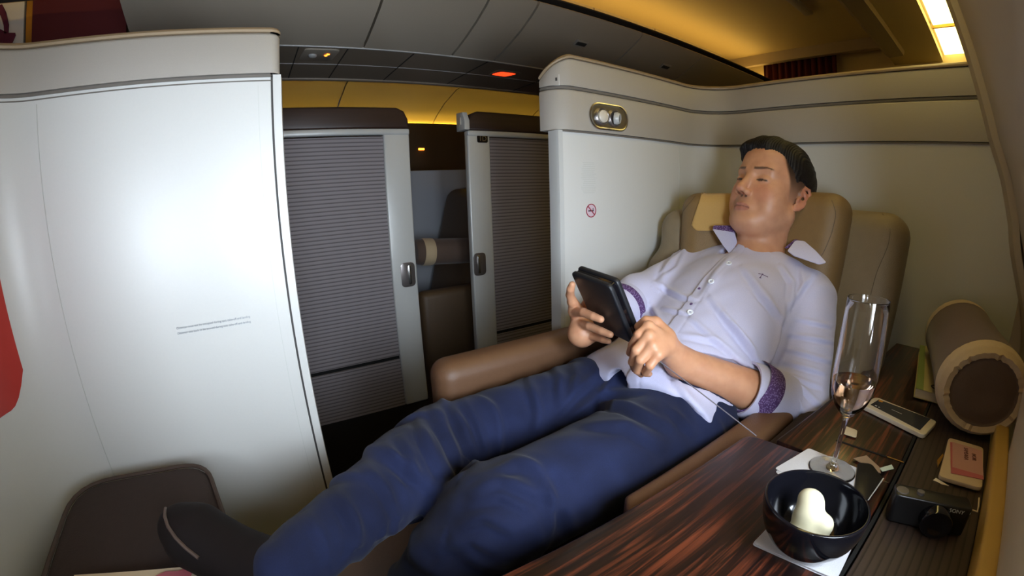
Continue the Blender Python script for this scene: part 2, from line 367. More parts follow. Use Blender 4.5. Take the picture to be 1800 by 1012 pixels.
# ------------------------------------------------------------ signed-distance sculpting
class SDF:
    def __init__(s, lo, hi, v):
        s.lo = np.array(lo, np.float32); s.v = v
        s.n = np.ceil((np.array(hi)-s.lo)/v).astype(int)+1
        s.d = np.full(s.n, 1., np.float32)
        s.ax = [s.lo[i]+v*np.arange(s.n[i], dtype=np.float32) for i in range(3)]
    def _sl(s, lo, hi):
        a = np.maximum(np.floor((np.array(lo)-s.lo)/s.v).astype(int), 0); b = np.minimum(np.ceil((np.array(hi)-s.lo)/s.v).astype(int)+1, s.n)
        if (b <= a).any(): return None, None
        sl = tuple(slice(int(a[i]), int(b[i])) for i in range(3))
        return sl, [s.ax[0][sl[0]][:, None, None], s.ax[1][sl[1]][None, :, None], s.ax[2][sl[2]][None, None, :]]
    def _mix(s, sl, dn, k, op):
        a = s.d[sl]
        if op == 'u':
            r = np.minimum(a, dn)
            if k > 0: h = np.maximum(k-np.abs(a-dn), 0)/k; r = r-h*h*k*.25
        elif op == 's':
            dn = -dn; r = np.maximum(a, dn)
            if k > 0: h = np.maximum(k-np.abs(a-dn), 0)/k; r = r+h*h*k*.25
        s.d[sl] = r
    def cone(s, a, b, ra, rb, k=.0, op='u', sc=None):
        """capsule from a to b whose radius runs from ra to rb"""
        a = np.array(a, np.float32); b = np.array(b, np.float32); R = max(ra, rb)+k+3*s.v
        sl, g = s._sl(np.minimum(a, b)-R, np.maximum(a, b)+R)
        if sl is None: return s
        ba = b-a; L2 = max(float(ba@ba), 1e-12)
        t = np.clip(((g[0]-a[0])*ba[0]+(g[1]-a[1])*ba[1]+(g[2]-a[2])*ba[2])/L2, 0, 1)
        dd = np.sqrt((g[0]-a[0]-t*ba[0])**2+(g[1]-a[1]-t*ba[1])**2+(g[2]-a[2]-t*ba[2])**2) - (ra+(rb-ra)*t)
        s._mix(sl, dd, k, op); return s
    def chain(s, pts, rs, k=.0, k0=None, op='u'):
        for i in range(len(pts)-1): s.cone(pts[i], pts[i+1], rs[i], rs[i+1], (k0 if (i == 0 and k0 is not None) else k), op)
        return s
    def ell(s, c, r, R=None, k=.0, op='u', p=2):
        """ellipsoid; R columns are its axes"""
        c = np.array(c, np.float32); r = np.array(r, np.float32); R = np.eye(3, dtype=np.float32) if R is None else np.array(R, np.float32)
        e = np.abs(R) @ r + k+3*s.v
        sl, g = s._sl(c-e, c+e)
        if sl is None: return s
        X = [g[i]-c[i] for i in range(3)]
        q = [(X[0]*R[0, j]+X[1]*R[1, j]+X[2]*R[2, j]) for j in range(3)]
        if p == 2:
            k0 = np.sqrt(sum((q[j]/r[j])**2 for j in range(3))); k1 = np.sqrt(sum((q[j]/r[j]**2)**2 for j in range(3)))
            dd = k0*(k0-1)/np.maximum(k1, 1e-6)
        else:
            k0 = sum(np.abs(q[j]/r[j])**p for j in range(3))**(1/p); dd = (k0-1)*r.min()
        s._mix(sl, dd, k, op); return s
    def rbox(s, c, h, rad, R=None, k=.0, op='u'):
        c = np.array(c, np.float32); h = np.array(h, np.float32); R = np.eye(3, dtype=np.float32) if R is None else np.array(R, np.float32)
        e = np.abs(R) @ h + k+3*s.v
        sl, g = s._sl(c-e, c+e)
        if sl is None: return s
        X = [g[i]-c[i] for i in range(3)]
        q = [np.abs(X[0]*R[0, j]+X[1]*R[1, j]+X[2]*R[2, j])-(h[j]-rad) for j in range(3)]
        dd = np.sqrt(sum(np.maximum(x, 0)**2 for x in q))+np.minimum(np.maximum(np.maximum(q[0], q[1]), q[2]), 0)-rad
        s._mix(sl, dd, k, op); return s
    def plane(s, p, n, k=0, wave=None):
        """keep the side the normal points away from"""
        n = np.array(n, np.float32); n /= np.linalg.norm(n); g = [s.ax[0][:, None, None], s.ax[1][None, :, None], s.ax[2][None, None, :]]
        dd = -((g[0]-p[0])*n[0]+(g[1]-p[1])*n[1]+(g[2]-p[2])*n[2])
        if wave is not None: dd = dd+wave(g)
        s._mix(tuple(slice(0, int(x)) for x in s.n), dd, k, 's'); return s
    def mesh(s, name, disp=None, keep=True):
        v = s.v; grid = vdb.FloatGrid(background=3*v); grid.copyFromArray(np.clip(s.d, -3*v, 3*v), tolerance=0)
        pts, quads = grid.convertToQuads(isovalue=0)
        pts = pts*v+s.lo
        me = bpy.data.meshes.new(name); me.vertices.add(len(pts)); me.vertices.foreach_set('co', pts.astype(np.float32).ravel())
        q = np.ascontiguousarray(quads).astype(np.int32); me.loops.add(q.size); me.loops.foreach_set('vertex_index', q.ravel())
        me.polygons.add(len(q)); me.polygons.foreach_set('loop_start', np.arange(0, q.size, 4, dtype=np.int32))
        me.update(calc_edges=True); me.validate()
        return me
def copts(me):
    a = np.empty(len(me.vertices)*3, np.float32); me.vertices.foreach_get('co', a); return a.reshape(-1, 3)
def nrm(me):
    a = np.empty(len(me.vertices)*3, np.float32); me.vertex_normals.foreach_get('vector', a); return a.reshape(-1, 3)
def setco(me, a): me.vertices.foreach_set('co', a.astype(np.float32).ravel()); me.update()
def smoothm(me, it=2, f=.5):
    ed = np.empty(len(me.edges)*2, np.int32); me.edges.foreach_get('vertices', ed); ed = ed.reshape(-1, 2); a = copts(me); cnt = np.bincount(ed.ravel(), minlength=len(a)).astype(np.float32)[:, None]
    for _ in range(it):
        s_ = np.stack([np.bincount(ed[:, 0], weights=a[ed[:, 1], j], minlength=len(a))+np.bincount(ed[:, 1], weights=a[ed[:, 0], j], minlength=len(a)) for j in range(3)], 1)
        a = a+(s_/np.maximum(cnt, 1)-a)*f
    setco(me, a)
def vcol(me, col):
    at_ = me.color_attributes.new(name='Col', type='FLOAT_COLOR', domain='POINT')
    at_.data.foreach_set('color', np.concatenate([col, np.ones((len(col), 1))], 1).astype(np.float32).ravel())
def sst(a, b, x): t = np.clip((x-a)/(b-a), 0, 1); return t*t*(3-2*t)
def frame(f, u):
    """columns: left, forward, up"""
    f = V(f).normalized(); u = V(u); u = (u-f*u.dot(f)).normalized(); l = u.cross(f)
    return np.array([[l.x, f.x, u.x], [l.y, f.y, u.y], [l.z, f.z, u.z]])
# ============================================================ THE CABIN
W = .75; XB = 1.20
def struct(o, name=None):
    o['kind'] = 'structure'; return o
struct(MB().box((1.2, 1.5, -.02), (5.2, 4.4, .04)).out('floor', 'dark', smooth=False))

# --- forward panel of the suite, curving into the front wall
seam = at(501.7, 457, Y=W).x
fpath = [(seam-.004, W), (-.16, W+.008), (-.30, W+.018), (-.34, W+.02)] + arc(-.34, .67, .10, 90, 180, 12)[1:] + [(-.445, .45), (-.45, -.12)]
wl = MB().wall(fpath, 0, 1.308, -.03).out('wall_left', 'panel', kind='structure')
ZG = 1.308
def cp(z0, z1, out, th=.034, r=.006):   # rounded band profile, out = towards the room
    return [(out, z0+.002), (out, z1-r), (out-r*.4, z1-r*.3), (out-r, z1), (-th, z1), (-th, z0)]
fp2 = [(.047, W+.03)] + arc(.037, W+.012, .012, 20, -90, 5) + [(seam-.02, W)] + fpath[1:]
MB().sweep(fp2, cp(ZG+.004, 1.382, .004)).out('coaming', 'coaming', wl)
MB().sweep(fp2, [(.0052, 1.382), (.0058, 1.386), (.003, 1.390), (-.004, 1.393), (-.03, 1.394), (-.037, 1.390), (-.037, 1.382)]).out('cap_rail', 'cap', wl)
MB().sweep(fpath, [(.0025, ZG), (.0025, ZG+.0045), (-.02, ZG+.0045), (-.02, ZG)]).out('groove', 'groovesoft', wl)
MB().sweep(fpath, [(.0008, ZG-.0065), (.0008, ZG-.0045), (-.002, ZG-.0045), (-.002, ZG-.0065)]).out('groove', 'groovesoft', wl)
po = [(seam-.001, W-.001), (seam+.012, W-.002), (.048, W+.002), (.055, W+.010), (.057, W+.022), (.055, W+.034), (.048, W+.04), (seam, W+.04)]
MB().poly([(x, y, 0) for x, y in po], (0, 0, ZG+.004)).out('trim_1', 'panel', kind='structure')
MB().box((seam-.0025, W+.004, ZG/2), (.004, .008, ZG), bev=0).out('seam_strip', 'groove', wl)
for X_ in (at(65, 180, Y=W+.02).x, at(455, 200, Y=W).x):
    y_ = W+.018 if X_ < -.2 else W+.001
    MB().box((X_, y_-.0004, .65), (.0007, .0008, 1.29)).out('panel_joint', 'textfaint', wl)
# small print on the forward panel
pA = at(310, 576.8, Y=W+.005); pB = at(439, 556.5, Y=W+.005)
for k, s_ in enumerate(('Ottoman must not be occupied during taxi, take-off and landing', 'Ottoman seat back to be stowed during taxi, take-off and landing')):
    wdt = (pB-pA).length
    t_ = text('safety_print', s_, .0052, ((pA.x+pB.x)/2, (W+.0045-.0018), pA.z+(.0 if k == 0 else -.0085)), (1, 0, 0), (0, 0, 1), 'text', wl)
    sc = wdt/max(.01, t_.dimensions.x); 
    a = copts(t_.data); cx = a[:, 0].mean(); a[:, 0] = cx+(a[:, 0]-cx)*sc; setco(t_.data, a)
# red rounded panel let into the front wall
rp = arc(-.34, .67, .1025, 134, 180, 8)+[(-.4445, .45), (-.4475, .2)]
bm_ = MB()
P = [V((p[0], p[1])) for p in rp]; 
def zr(i):
    e = 0.05*max(0, 1-i/4)**2; return .857+e, 1.22-e
for i in range(len(P)-1):
    pass
A = []
for i, p in enumerate(P):
    t = (P[min(i+1, len(P)-1)]-P[max(i-1, 0)]).normalized(); n = V((-t.y, t.x)); z0, z1 = zr(i)
    A.append([bm_.bm.verts.new((p.x+n.x*d, p.y+n.y*d, z)) for d, z in ((.0, z0), (.0, z1), (.004, z1), (.004, z0))])
for a, b in zip(A, A[1:]):
    for k in range(4): bm_.bm.faces.new((a[k], b[k], b[(k+1) % 4], a[(k+1) % 4]))
bm_.bm.faces.new(A[0]); bm_.bm.faces.new(A[-1][::-1]); bmesh.ops.recalc_face_normals(bm_.bm, faces=bm_.bm.faces)
tag(bm_.out('wall_panel', 'red'), 'red rounded panel set into the curved white front wall', 'wall panel')

# --- aft corner of the suite: aisle-side wall rounding into the back wall
R_ = .12
def bpath(x0): return [(x0, W)] + [(x0+(1.08-x0)*k/4, W) for k in (1, 2, 3)] + arc(1.08, W-R_, R_, 90, 0, 14) + [(XB, .3), (XB, -.09)]
wb = MB().wall(bpath(.618), 0, 1.232, .03).out('wall_back', 'panel', kind='structure')
MB().poly([(x, y, 0) for x, y in [(.604, W+.004), (.607, W-.002), (.618, W-.003), (.618, W+.03), (.604, W+.03)]], (0, 0, 1.232)).out('trim_2', 'silver', kind='structure')
bp = arc(.652, W+.05, .05, 180, 270, 8)[:-1] + bpath(.652)
def band(z0, z1, out, drop=0, r=.006):
    def f(i):
        dz = drop*(max(0, 1-i/8))**1.6; zt = z1-dz
        o = -out
        return [(o, z0+.002), (o, zt-r), (o+r*.4, zt-r*.3), (o+r, zt), (.034, zt), (.034, z0)]
    return f
MB().sweep(bp, band(1.232, 1.326, .005)).out('lower_band', 'coaming', wb)
MB().sweep(bp, band(1.3315, 1.398, .004, .045)).out('coaming', 'coaming', wb)
MB().sweep(bp, lambda i: [(d, z-.045*(max(0, 1-i/8))**1.6) for d, z in ((-.0052, 1.398), (-.0058, 1.402), (-.003, 1.406), (.004, 1.409), (.03, 1.410), (.037, 1.406), (.037, 1.398))]).out('cap_rail', 'cap', wb)
MB().sweep(bp, [(-.003, 1.326), (-.003, 1.3315), (.03, 1.3315), (.03, 1.326)]).out('groove', 'groovesoft', wb)
MB().sweep(bpath(.618), [(-.0035, 1.229), (-.0035, 1.2325), (.01, 1.2325), (.01, 1.229)]).out('groove', 'groovesoft', wb)
MB().box((at(1194, 300, Y=W).x, W-.0004, .62), (.0008, .001, 1.2)).out('panel_joint', 'textfaint', wb)
# little socket plate on the rounded end of the coaming
so = at(997, 146, Y=.772)
MB().box((.6185, .762, so.z), (.004, .014, .026), rot=Matrix.Rotation(math.radians(38), 3, 'Z'), bev=.001).box((.6165, .7605, so.z+.001), (.004, .004, .007), rot=Matrix.Rotation(math.radians(38), 3, 'Z'), mi=1).out('socket_plate', ['panel', 'groove'], wb)
# panel edge seam near the window side
MB().box((XB-.0052, .015, 1.365), (.002, .0025, .068), rot=Matrix.Rotation(math.radians(12), 3, 'X')).out('panel_joint', 'groove', wb)

# no-smoking sign and faint notice
ns = at(1039, 370, Y=W); rr_ = .016
MB().lathe([(rr_*.86, 0), (rr_, 0), (rr_, .0006), (rr_*.86, .0006)], (ns.x, W-.0002, ns.z), (0, -1, 0), 40, close=True).out('x', 'signred')
o1 = bpy.data.objects['x']; o1.name = 'no_smoking_sign'; tag(o1, 'round red no-smoking symbol on the white wall below the reading lights', 'sign')
MB().lathe([(0, .0003), (rr_*.86, .0003), (rr_*.86, 0)], (ns.x, W-.0001, ns.z), (0, -1, 0), 32).out('sign_ground', 'signpink', o1)
MB().box((ns.x, W-.0012, ns.z), (rr_*1.8, .0006, rr_*.15), rot=Matrix.Rotation(math.radians(45), 3, 'Y')).out('slash', 'signred', o1)
MB().box((ns.x-.001, W-.0009, ns.z-.0005), (rr_*1.05, .0006, rr_*.17)).box((ns.x+.0055, W-.0009, ns.z+.0025), (rr_*.08, .0006, rr_*.4)).out('cigarette', 'signblk', o1)
no = at(1035, 312, Y=W)
nt = MB()
for k in range(17): nt.box((no.x+random.uniform(-.002, .002), W-.0003, no.z+.034-k*.0043), (.046+random.uniform(-.012, .004), .0005, .0011))
tag(nt.out('safety_notice', 'textfaint'), 'faint pale block of small print on the white wall above the no-smoking symbol', 'notice')

# --- recessed pair of reading light and air nozzle
rl = at(1071, 206, Y=W-.006)
root = empty('reading_light_panel', (rl.x, W-.006, rl.z), 'oval recessed chrome panel with reading lamp and swivel nozzle high on the white wall', 'reading light')
y0 = W-.0056
def oval(w, h, y, dx=0): return [(rl.x+dx+x, y, rl.z+z) for x, z in rrect(w*1.5, h*1.3, h*.65-.0001, 8)]
q = MB()
def ovring(q, pr, mi=0):
    A = [[q.bm.verts.new(p) for p in oval(w, h, y)] for w, h, y in pr]
    for a, b in zip(A, A[1:]):
        for i in range(len(a)): q.bm.faces.new((a[i], a[(i+1) % len(a)], b[(i+1) % len(a)], b[i])).material_index = mi
    return A
A = ovring(q, [(.088, .050, y0+.001), (.087, .049, y0-.0018), (.083, .045, y0-.0026), (.080, .042, y0-.0014), (.074, .036, y0-.0009)])
q.bm.faces.new(A[-1]); bmesh.ops.recalc_face_normals(q.bm, faces=q.bm.faces); q.out('bezel', 'chrome', root)
for dx, kind in ((-.026, 'lamp'), (.0165, 'nozzle')):
    c = (rl.x+dx, y0-.0008, rl.z-.001)
    r0 = MB().lathe([(a*1.32, b*1.32) for a, b in [(.0155, 0), (.0155, .003), (.0138, .0042), (.0125, .003), (.0125, .0005), (0, .0005)]], c, (0, -1, 0), 40).out('socket_ring', 'dial', root)
    if kind == 'lamp':
        MB().lathe([(a*1.32, b*1.32) for a, b in [(.0112, .001), (.0112, .006), (.0085, .0085), (0, .0095)]], c, (0, -1, 0), 32).out('lamp_lens', 'white', r0)
    else:
        ax = V((.62, -1, -.1)); MB().lathe([(a*1.32, b*1.32) for a, b in [(.0112, .001), (.0115, .006), (.0095, .010), (.0085, .011), (.0075, .0095), (.0, .0095)]], c, ax, 32).out('nozzle_barrel', 'silver', r0)
        MB().lathe([(a*1.32, b*1.32) for a, b in [(.0078, .0099), (0, .0101)]], c, ax, 24).out('nozzle_bore', 'black', r0)

# --- window side wall with its windows
prof = [(-.05, 0), (-.075, .3), (-.096, .6), (-.093, .765), (-.084, .90), (-.068, 1.06), (-.042, 1.16), (-.014, 1.236), (.010, 1.33), (.032, 1.42), (.060, 1.53), (.092, 1.66), (.117, 1.80), (.13, 1.90)]
def sy(z):
    for (a, b), (c, d) in zip(prof, prof[1:]):
        if b <= z <= d: return a+(c-a)*(z-b)/(d-b)
    return prof[-1][0]
def yo(x, z): return float(-.048*sst(.65, 1.15, x)*(1-sst(.80, 1.06, z)))
wins = [(-.62, -.38), (-.12, .12), (.20, .40)]
WZ0, WZ1 = .89, 1.20
xs = sorted({-1.3, 3.1, .7, .8, .9, 1.0, 1.1, 1.2, 1.8} | {x for w in wins for x in w}); zs = sorted({p[1] for p in prof} | {WZ0, WZ1})
q = MB()
for xa, xb in zip(xs, xs[1:]):
    for za, zb in zip(zs, zs[1:]):
        if (xa, xb) in wins and WZ0 <= za and zb <= WZ1: continue
        q.bm.faces.new([q.bm.verts.new(p) for p in ((xa, sy(za)+yo(xa, za), za), (xb, sy(za)+yo(xb, za), za), (xb, sy(zb)+yo(xb, zb), zb), (xa, sy(zb)+yo(xa, zb), zb))][::-1])
bmesh.ops.remove_doubles(q.bm, verts=q.bm.verts, dist=1e-5)
ws = q.out('wall_right', 'side', kind='structure')
md = ws.modifiers.new('thick', 'SOLIDIFY'); md.thickness = .02; md.offset = -1 if ws.data.polygons[0].normal.y > 0 else 1
for i, (xa, xb) in enumerate(wins):
    q = MB(); o_ = rrect(xb-xa+.02, WZ1-WZ0+.02, .09, 6); i_ = rrect(xb-xa-.02, WZ1-WZ0-.02, .085, 6); cx, cz = (xa+xb)/2, (WZ0+WZ1)/2
    ring = [[q.bm.verts.new((cx+x, sy(cz+z)+dy, cz+z)) for x, z in pts] for pts, dy in ((o_, .001), (i_, .006), (i_, -.05))]
    for a, b in zip(ring, ring[1:]):
        for k in range(len(a)): q.bm.faces.new((a[k], a[(k+1) % len(a)], b[(k+1) % len(a)], b[k]))
    q.out(f'window_{i+1}', 'side', kind='structure')
# upright rib where the back wall meets the side wall, and the low rail beside the console
q = MB(); pr = [(sy(z)+yo(1.2, z), z) for z in np.linspace(.70, 1.88, 40)]
ribs = [[q.bm.verts.new(p) for p in ((XB-.035, y+.0, z), (XB-.030, y+.014, z), (XB-.004, y+.022, z), (XB+.02, y+.022, z), (XB+.02, y-.01, z))] for y, z in pr]
for a, b in zip(ribs, ribs[1:]):
    for k in range(5): q.bm.faces.new((a[k], a[(k+1) % 5], b[(k+1) % 5], b[k]))
bmesh.ops.recalc_face_normals(q.bm, faces=q.bm.faces); q.out('trim_3', 'side', kind='structure')
MB().box((.28, -.0835, .774), (1.06, .020, .038), bev=.005, seg=3).out('trim_4', 'sideyellow', kind='structure')

# --- ceiling, light strips and overhead bins
CH = 1.90
struct(MB().box((.9, 1.07, CH+.13), (4.4, 1.10, .02)).box((.9, .53, CH+.06), (4.4, .01, .13)).box((.9, .39, CH-.008), (4.4, .27, .03)).box((.9, .18, CH+.045), (4.4, .17, .02)).box((.9, .122, CH+.0), (4.4, .012, .07)).box((.9, 2.55, CH+.02), (4.4, 1.9, .04)).out('ceiling', 'ceil'))
bq = MB().sweep([(-1.3, .475), (2.72, .475)], [(-.055, CH-.01), (-.045, CH-.045), (.03, CH-.05), (.055, CH-.03), (.055, CH+.01), (-.055, CH+.01)])
bq.out('trim_5', 'psu', kind='structure')
for i, (xa, xb) in enumerate(((.05, 1.24), (1.27, 2.46), (2.49, 3.0))):
    lr = empty('ceiling_light', ((xa+xb)/2, .19, CH+.035), ['yellow strip light over the window side, the length nearest overhead', 'yellow strip light in the ceiling, long piece entering at the top edge', 'yellow strip light just above the back wall, behind the dark divider'][i], 'ceiling light', 'yellow strip lights along the ceiling')
    if i == 0:
        MB().box(((xa+xb)/2, .19, CH+.018), (xb-xa, .112, .012), bev=.003).out('unseen_strip_light', 'warm', kind='structure'); bpy.data.objects.remove(lr); continue  # glowing length of the strip light, unseen overhead
    MB().box(((xa+xb)/2, .19, CH+.018), (xb-xa, .112, .012), bev=.003).out('diffuser', 'warm', lr)
    MB().box((xb+.008, .19, CH+.012), (.014, .118, .024)).out('end_divider', 'gold', lr)
seams = [-.37, .41, .768, .962, 1.53, 2.0, 2.72]
bprof = [(1.60, 1.660), (1.545, 1.672), (1.47, 1.695), (1.39, 1.725), (1.32, 1.760), (1.28, 1.785), (1.268, 1.800), (1.275, 1.806), (1.565, 1.84), (1.57, 2.02), (1.60, 2.02)]
blab = ['long grey overhead bin door at the far left, directly beside the maroon curtain', 'grey overhead bin door between the first two dark seams, without a latch', 'narrow grey overhead bin door in the middle of the row', 'grey overhead bin door with a dark latch slot, nearest behind the narrow one', 'yellow-lit overhead bin door with a dark latch slot, farther aft', 'farthest overhead bin door, shorter and lit yellow, at the curtain end']
for i, (xa, xb) in enumerate(zip(seams, seams[1:])):
    br = empty('overhead_bin', ((xa+xb)/2, 1.45, 1.72), blab[i], 'overhead bin', 'overhead bins above the centre seats')
    g = .0045
    MB().sweep([(xa+g, 0), (xb-g, 0)], [(y, z) for y, z in bprof]).out('door', 'bin', br)
    if i in (3, 4):
        lx = {3: 1.262, 4: 1.83}[i]
        f0 = MB().box((lx, 1.383, 1.7265), (.066, .032, .008), rot=Matrix.Rotation(math.radians(-25), 3, 'X'), bev=.0025, seg=3).out('latch', 'coaming', br)
        MB().box((lx, 1.383, 1.7240), (.052, .020, .008), rot=Matrix.Rotation(math.radians(-25), 3, 'X'), bev=.0025, seg=3).out('latch_slot', 'groove', f0)
struct(MB().box((.9, 1.44, 1.842), (4.3, .30, .006)).out('bin_shadow_gap', 'groove'))  # dark sheet standing in for the shadow between bins and ceiling
# passenger service panels under the bins
sv = MB().box((1.07, 1.83, 1.672), (2.9, .43, .018)).out('trim_7', 'psu', kind='structure')
MB().box((1.07, 1.607, 1.660), (2.9, .010, .007), bev=.002).out('edge_strip', 'silver', sv)
MB().box((1.07, 1.83, 1.6625), (2.9, .003, .003)).out('panel_joint', 'silver', sv)
for x_ in (.18, .36, .62, .95, 1.35, 1.9): MB().box((x_, 1.83, 1.6622), (.004, .42, .003)).out('panel_joint', 'groove', sv)
MB().box((1.07, 2.06, 1.70), (2.9, .03, .09), bev=.01).out('rear_edge', 'psu', sv)
cu = empty('call_light_unit', (.262, 1.70, 1.66), 'grey call-light housing with a glowing orange figure under the overhead bins', 'service unit')
MB().poly(rquad([(.205, 1.64, 1.6645), (.335, 1.64, 1.6645), (.325, 1.77, 1.6645), (.195, 1.77, 1.6645)], .02), (0, 0, -.006), bev=.002).out('housing', 'bin', cu)
MB().lathe([(.016, 0), (.015, -.006), (.01, -.010), (0, -.011)], (.24, 1.70, 1.657), n=24).out('lamp', 'silver', cu)
oc = at(575, 97, Z=1.655)
MB().lathe([(.006, 0), (0, -.0015)], (oc.x+.003, oc.y-.004, 1.656), n=16).lathe([(.006, 0), (0, -.0015)], (oc.x-.003, oc.y+.012, 1.656), n=16).out('orange_light', 'orange', cu)
rc = at(885, 130, Z=1.66)
cu = empty('seat_belt_light', (rc.x, rc.y, 1.66), 'dim red lit sign on the service panel between the two aisle doors', 'sign light')
MB().poly(rquad([(rc.x-.03, rc.y-.03, 1.6615), (rc.x+.055, rc.y-.03, 1.6615), (rc.x+.03, rc.y+.035, 1.6615), (rc.x-.05, rc.y+.03, 1.6615)], .015), (0, 0, -.003)).out('lens', 'redlight', cu)
MB().poly(rquad([(rc.x-.055, rc.y-.05, 1.663), (rc.x+.07, rc.y-.05, 1.663), (rc.x+.07, rc.y+.055, 1.663), (rc.x-.055, rc.y+.055, 1.663)], .02), (0, 0, -.003)).out('housing', 'psu', cu)

# --- far side of the cabin: curved lining over a hidden yellow cove light
q = MB(); fp = [(2.08, 1.88), (2.6, 1.885), (2.9, 1.86), (3.12, 1.80), (3.28, 1.73), (3.38, 1.665), (3.42, 1.60)]
for xa, xb in ((-.8, .62), (.63, 1.42), (1.43, 2.3), (2.31, 3.2)):
    q.sweep([(xa, 0), (xb, 0)], fp+[(y+.01, z+.01) for y, z in fp[::-1]])
q.out('wall_far', 'ceil', kind='structure')
MB().box((1.2, 3.30, .84), (4.4, .06, 1.66), bev=.01).out('trim_8', 'valance', kind='structure')
MB().box((.9, 1.42, 1.853), (4.2, .05, .012)).out('added_uplight', 'warm3', kind='structure')  # unseen glowing strip added on top of the bins to warm the ceiling
cl = MB().box((1.2, 3.365, 1.655), (4.3, .03, .02)).out('ceiling_light', 'warm2'); tag(cl, 'yellow cove light glowing along the far side of the cabin', 'ceiling light', 'yellow strip lights along the ceiling')
os_ = at(741, 262, Y=3.265)
tag(MB().box((os_.x, 3.268, os_.z), (.05, .006, .016), bev=.003).out('exit_light', 'orange'), 'tiny orange lit sign on the dark far wall, seen between the aisle doors', 'sign light')

# --- drop at the aft end with its curtain
dr = MB().box((2.87, 1.05, CH+.09), (.04, 1.06, .075)).out('trim_9', 'psu', kind='structure')
MB().box((3.0, .95, 1.30), (.03, 2.2, 1.50)).out('wall_rear', 'ceil', kind='structure')
def curtain(name, x0, y0, x1, y1, z0, z1, m, lab, amp=.012, waves=11):
    q = MB(); n = 90; a = V((x0, y0)); b = V((x1, y1)); d = (b-a); nn = V((-d.y, d.x)).normalized(); cols = []
    for i in range(n+1):
        t = i/n; o = nn*amp*(math.sin(t*waves*2*PI)+.3*math.sin(t*waves*4.7*PI+1)); p = a+d*t+o
        cols.append([q.bm.verts.new((p.x, p.y, z)) for z in (z0, (z0+z1)/2, z1)])
    for c0, c1 in zip(cols, cols[1:]):
        for k in range(2): q.bm.faces.new((c0[k], c1[k], c1[k+1], c0[k+1]))
    o = q.out(name, m, ang=80); md = o.modifiers.new('t', 'SOLIDIFY'); md.thickness = .004; return tag(o, lab, 'curtain')
cy = 2.93*.296
curtain('curtain', 2.93, cy, 2.93, cy+.50, 1.30, 1.965, 'maroon', 'dark maroon gathered curtain above the back wall under the ceiling drop')
# --- maroon panel and white wall with a motif ahead of the bins
cx0, cx1 = -.441*1.7, -.243*1.7
mp_ = MB().poly(rquad([(cx0, 1.7, 1.0), (cx1, 1.7, 1.0), (cx1-.01, 1.7, 1.80), (cx1-.06, 1.7, 2.05), (cx0, 1.7, 2.05)], .02), (0, .02, 0)).out('galley_curtain', 'maroon')
tag(mp_, 'plain dark maroon panel above the top left of the white partition', 'curtain')
MB().box((-.335, 1.72, 1.6), (.10, .03, .75)).out('trim_10', 'psu', kind='structure')
wf = MB().box((-1.15, 1.74, 1.5), (.72, .03, 1.0)).out('wall_front', 'panel', kind='structure')
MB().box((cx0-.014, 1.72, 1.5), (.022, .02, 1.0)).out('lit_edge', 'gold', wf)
MB().box((cx0-.030, 1.722, 1.5), (.004, .012, 1.0)).out('dark_joint', 'groove', wf)
mo = at(2, 45, Y=1.72)
mt = MB(); f1 = [at(px, py, Y=1.722) for px, py in ((-14, 30), (-5, 12), (4, 8), (11, 22), (16, 44), (15, 58), (8, 60), (7, 45), (2, 28), (-4, 24), (-9, 34))]
mt.poly(f1, (0, -.003, 0)); mt.poly([at(px, py, Y=1.722) for px, py in ((-14, 52), (2, 52), (14, 58), (27, 58), (28, 62), (21, 78), (-14, 78))], (0, -.003, 0))
tag(mt.out('wall_motif', 'purple'), 'dark purple looping motif on the white wall at the top left corner', 'wall decoration')

# --- centre suites across the aisle
DY = 1.5
def door(xa, xst0, xst1, xb, lab, left):
    """shutter suite door: xa..xb whole span, stile between xst0 and xst1"""
    r = empty('sliding_door', ((xa+xb)/2, DY, .3), lab, 'sliding door', 'ribbed doors of the centre suites')
    ztop = 1.415; zc = 1.325
    MB().box(((xst0+xst1)/2, DY+.012, (.31+zc)/2), (xst1-xst0, .03, zc-.31), bev=.006, seg=3).out('stile', 'silver', r)
    s0, s1 = (xa, xst0) if left else (xst1, xb)
    zg = at(640, 642, Y=DY).z if left else at(925, 574, Y=DY).z
    MB().box(((s0+s1)/2, DY+.014, (zg+.008+zc-.012)/2), (s1-s0, .02, zc-.012-zg-.008), bev=0).out('shutter', 'tambour', r, smooth=False)
    MB().box(((s0+s1)/2, DY+.014, (zg-.008+.31)/2), (s1-s0, .02, zg-.008-.31), bev=0).out('lower_shutter', 'tambour', r, smooth=False)
    MB().box(((s0+s1)/2, DY+.02, zg), (s1-s0, .012, .02)).out('shutter_gap', 'skirtgap', r)
    MB().box(((xa+xb)/2, DY+.025, .157), (xb-xa, .03, .314)).out('kick_plate', 'dark', r)
    MB().box(((xa+xb)/2, DY+.010, zc+.004), (xb-xa, .036, .022), bev=.006, seg=3).out('header', 'silver', r)
    # dark wood capping with one rounded end
    e = 1 if left else -1; xe = xb if left else xa; xo = xa if left else xb
    pts = [(xo, zc+.015), (xe, zc+.015), (xe-e*.004, zc+.05), (xe-e*.018, zc+.078), (xe-e*.045, ztop), (xo, ztop)]
    MB().poly([(x, DY-.006, z) for x, z in pts], (0, .06, 0), bev=.008, seg=3).out('wood_cap', 'woodcap', r)
    hx = (xst0+xst1)/2+(.012 if left else -.018); hz = at(720, 482, Y=DY).z if left else at(843, 464, Y=DY).z
    h = MB().poly([(hx+x, DY-.004, hz+z) for x, z in rrect(.055, .090, .016, 5)], (0, .003, 0), bev=.001).out('handle', 'dial', r)
    MB().box((hx+(.006 if left else -.006), DY-.006, hz), (.010, .006, .07), bev=.002).out('grip', 'chrome', h)
    return r
sx0 = at(673.5, 235, Y=DY).x; sx1 = at(720, 260, Y=DY).x
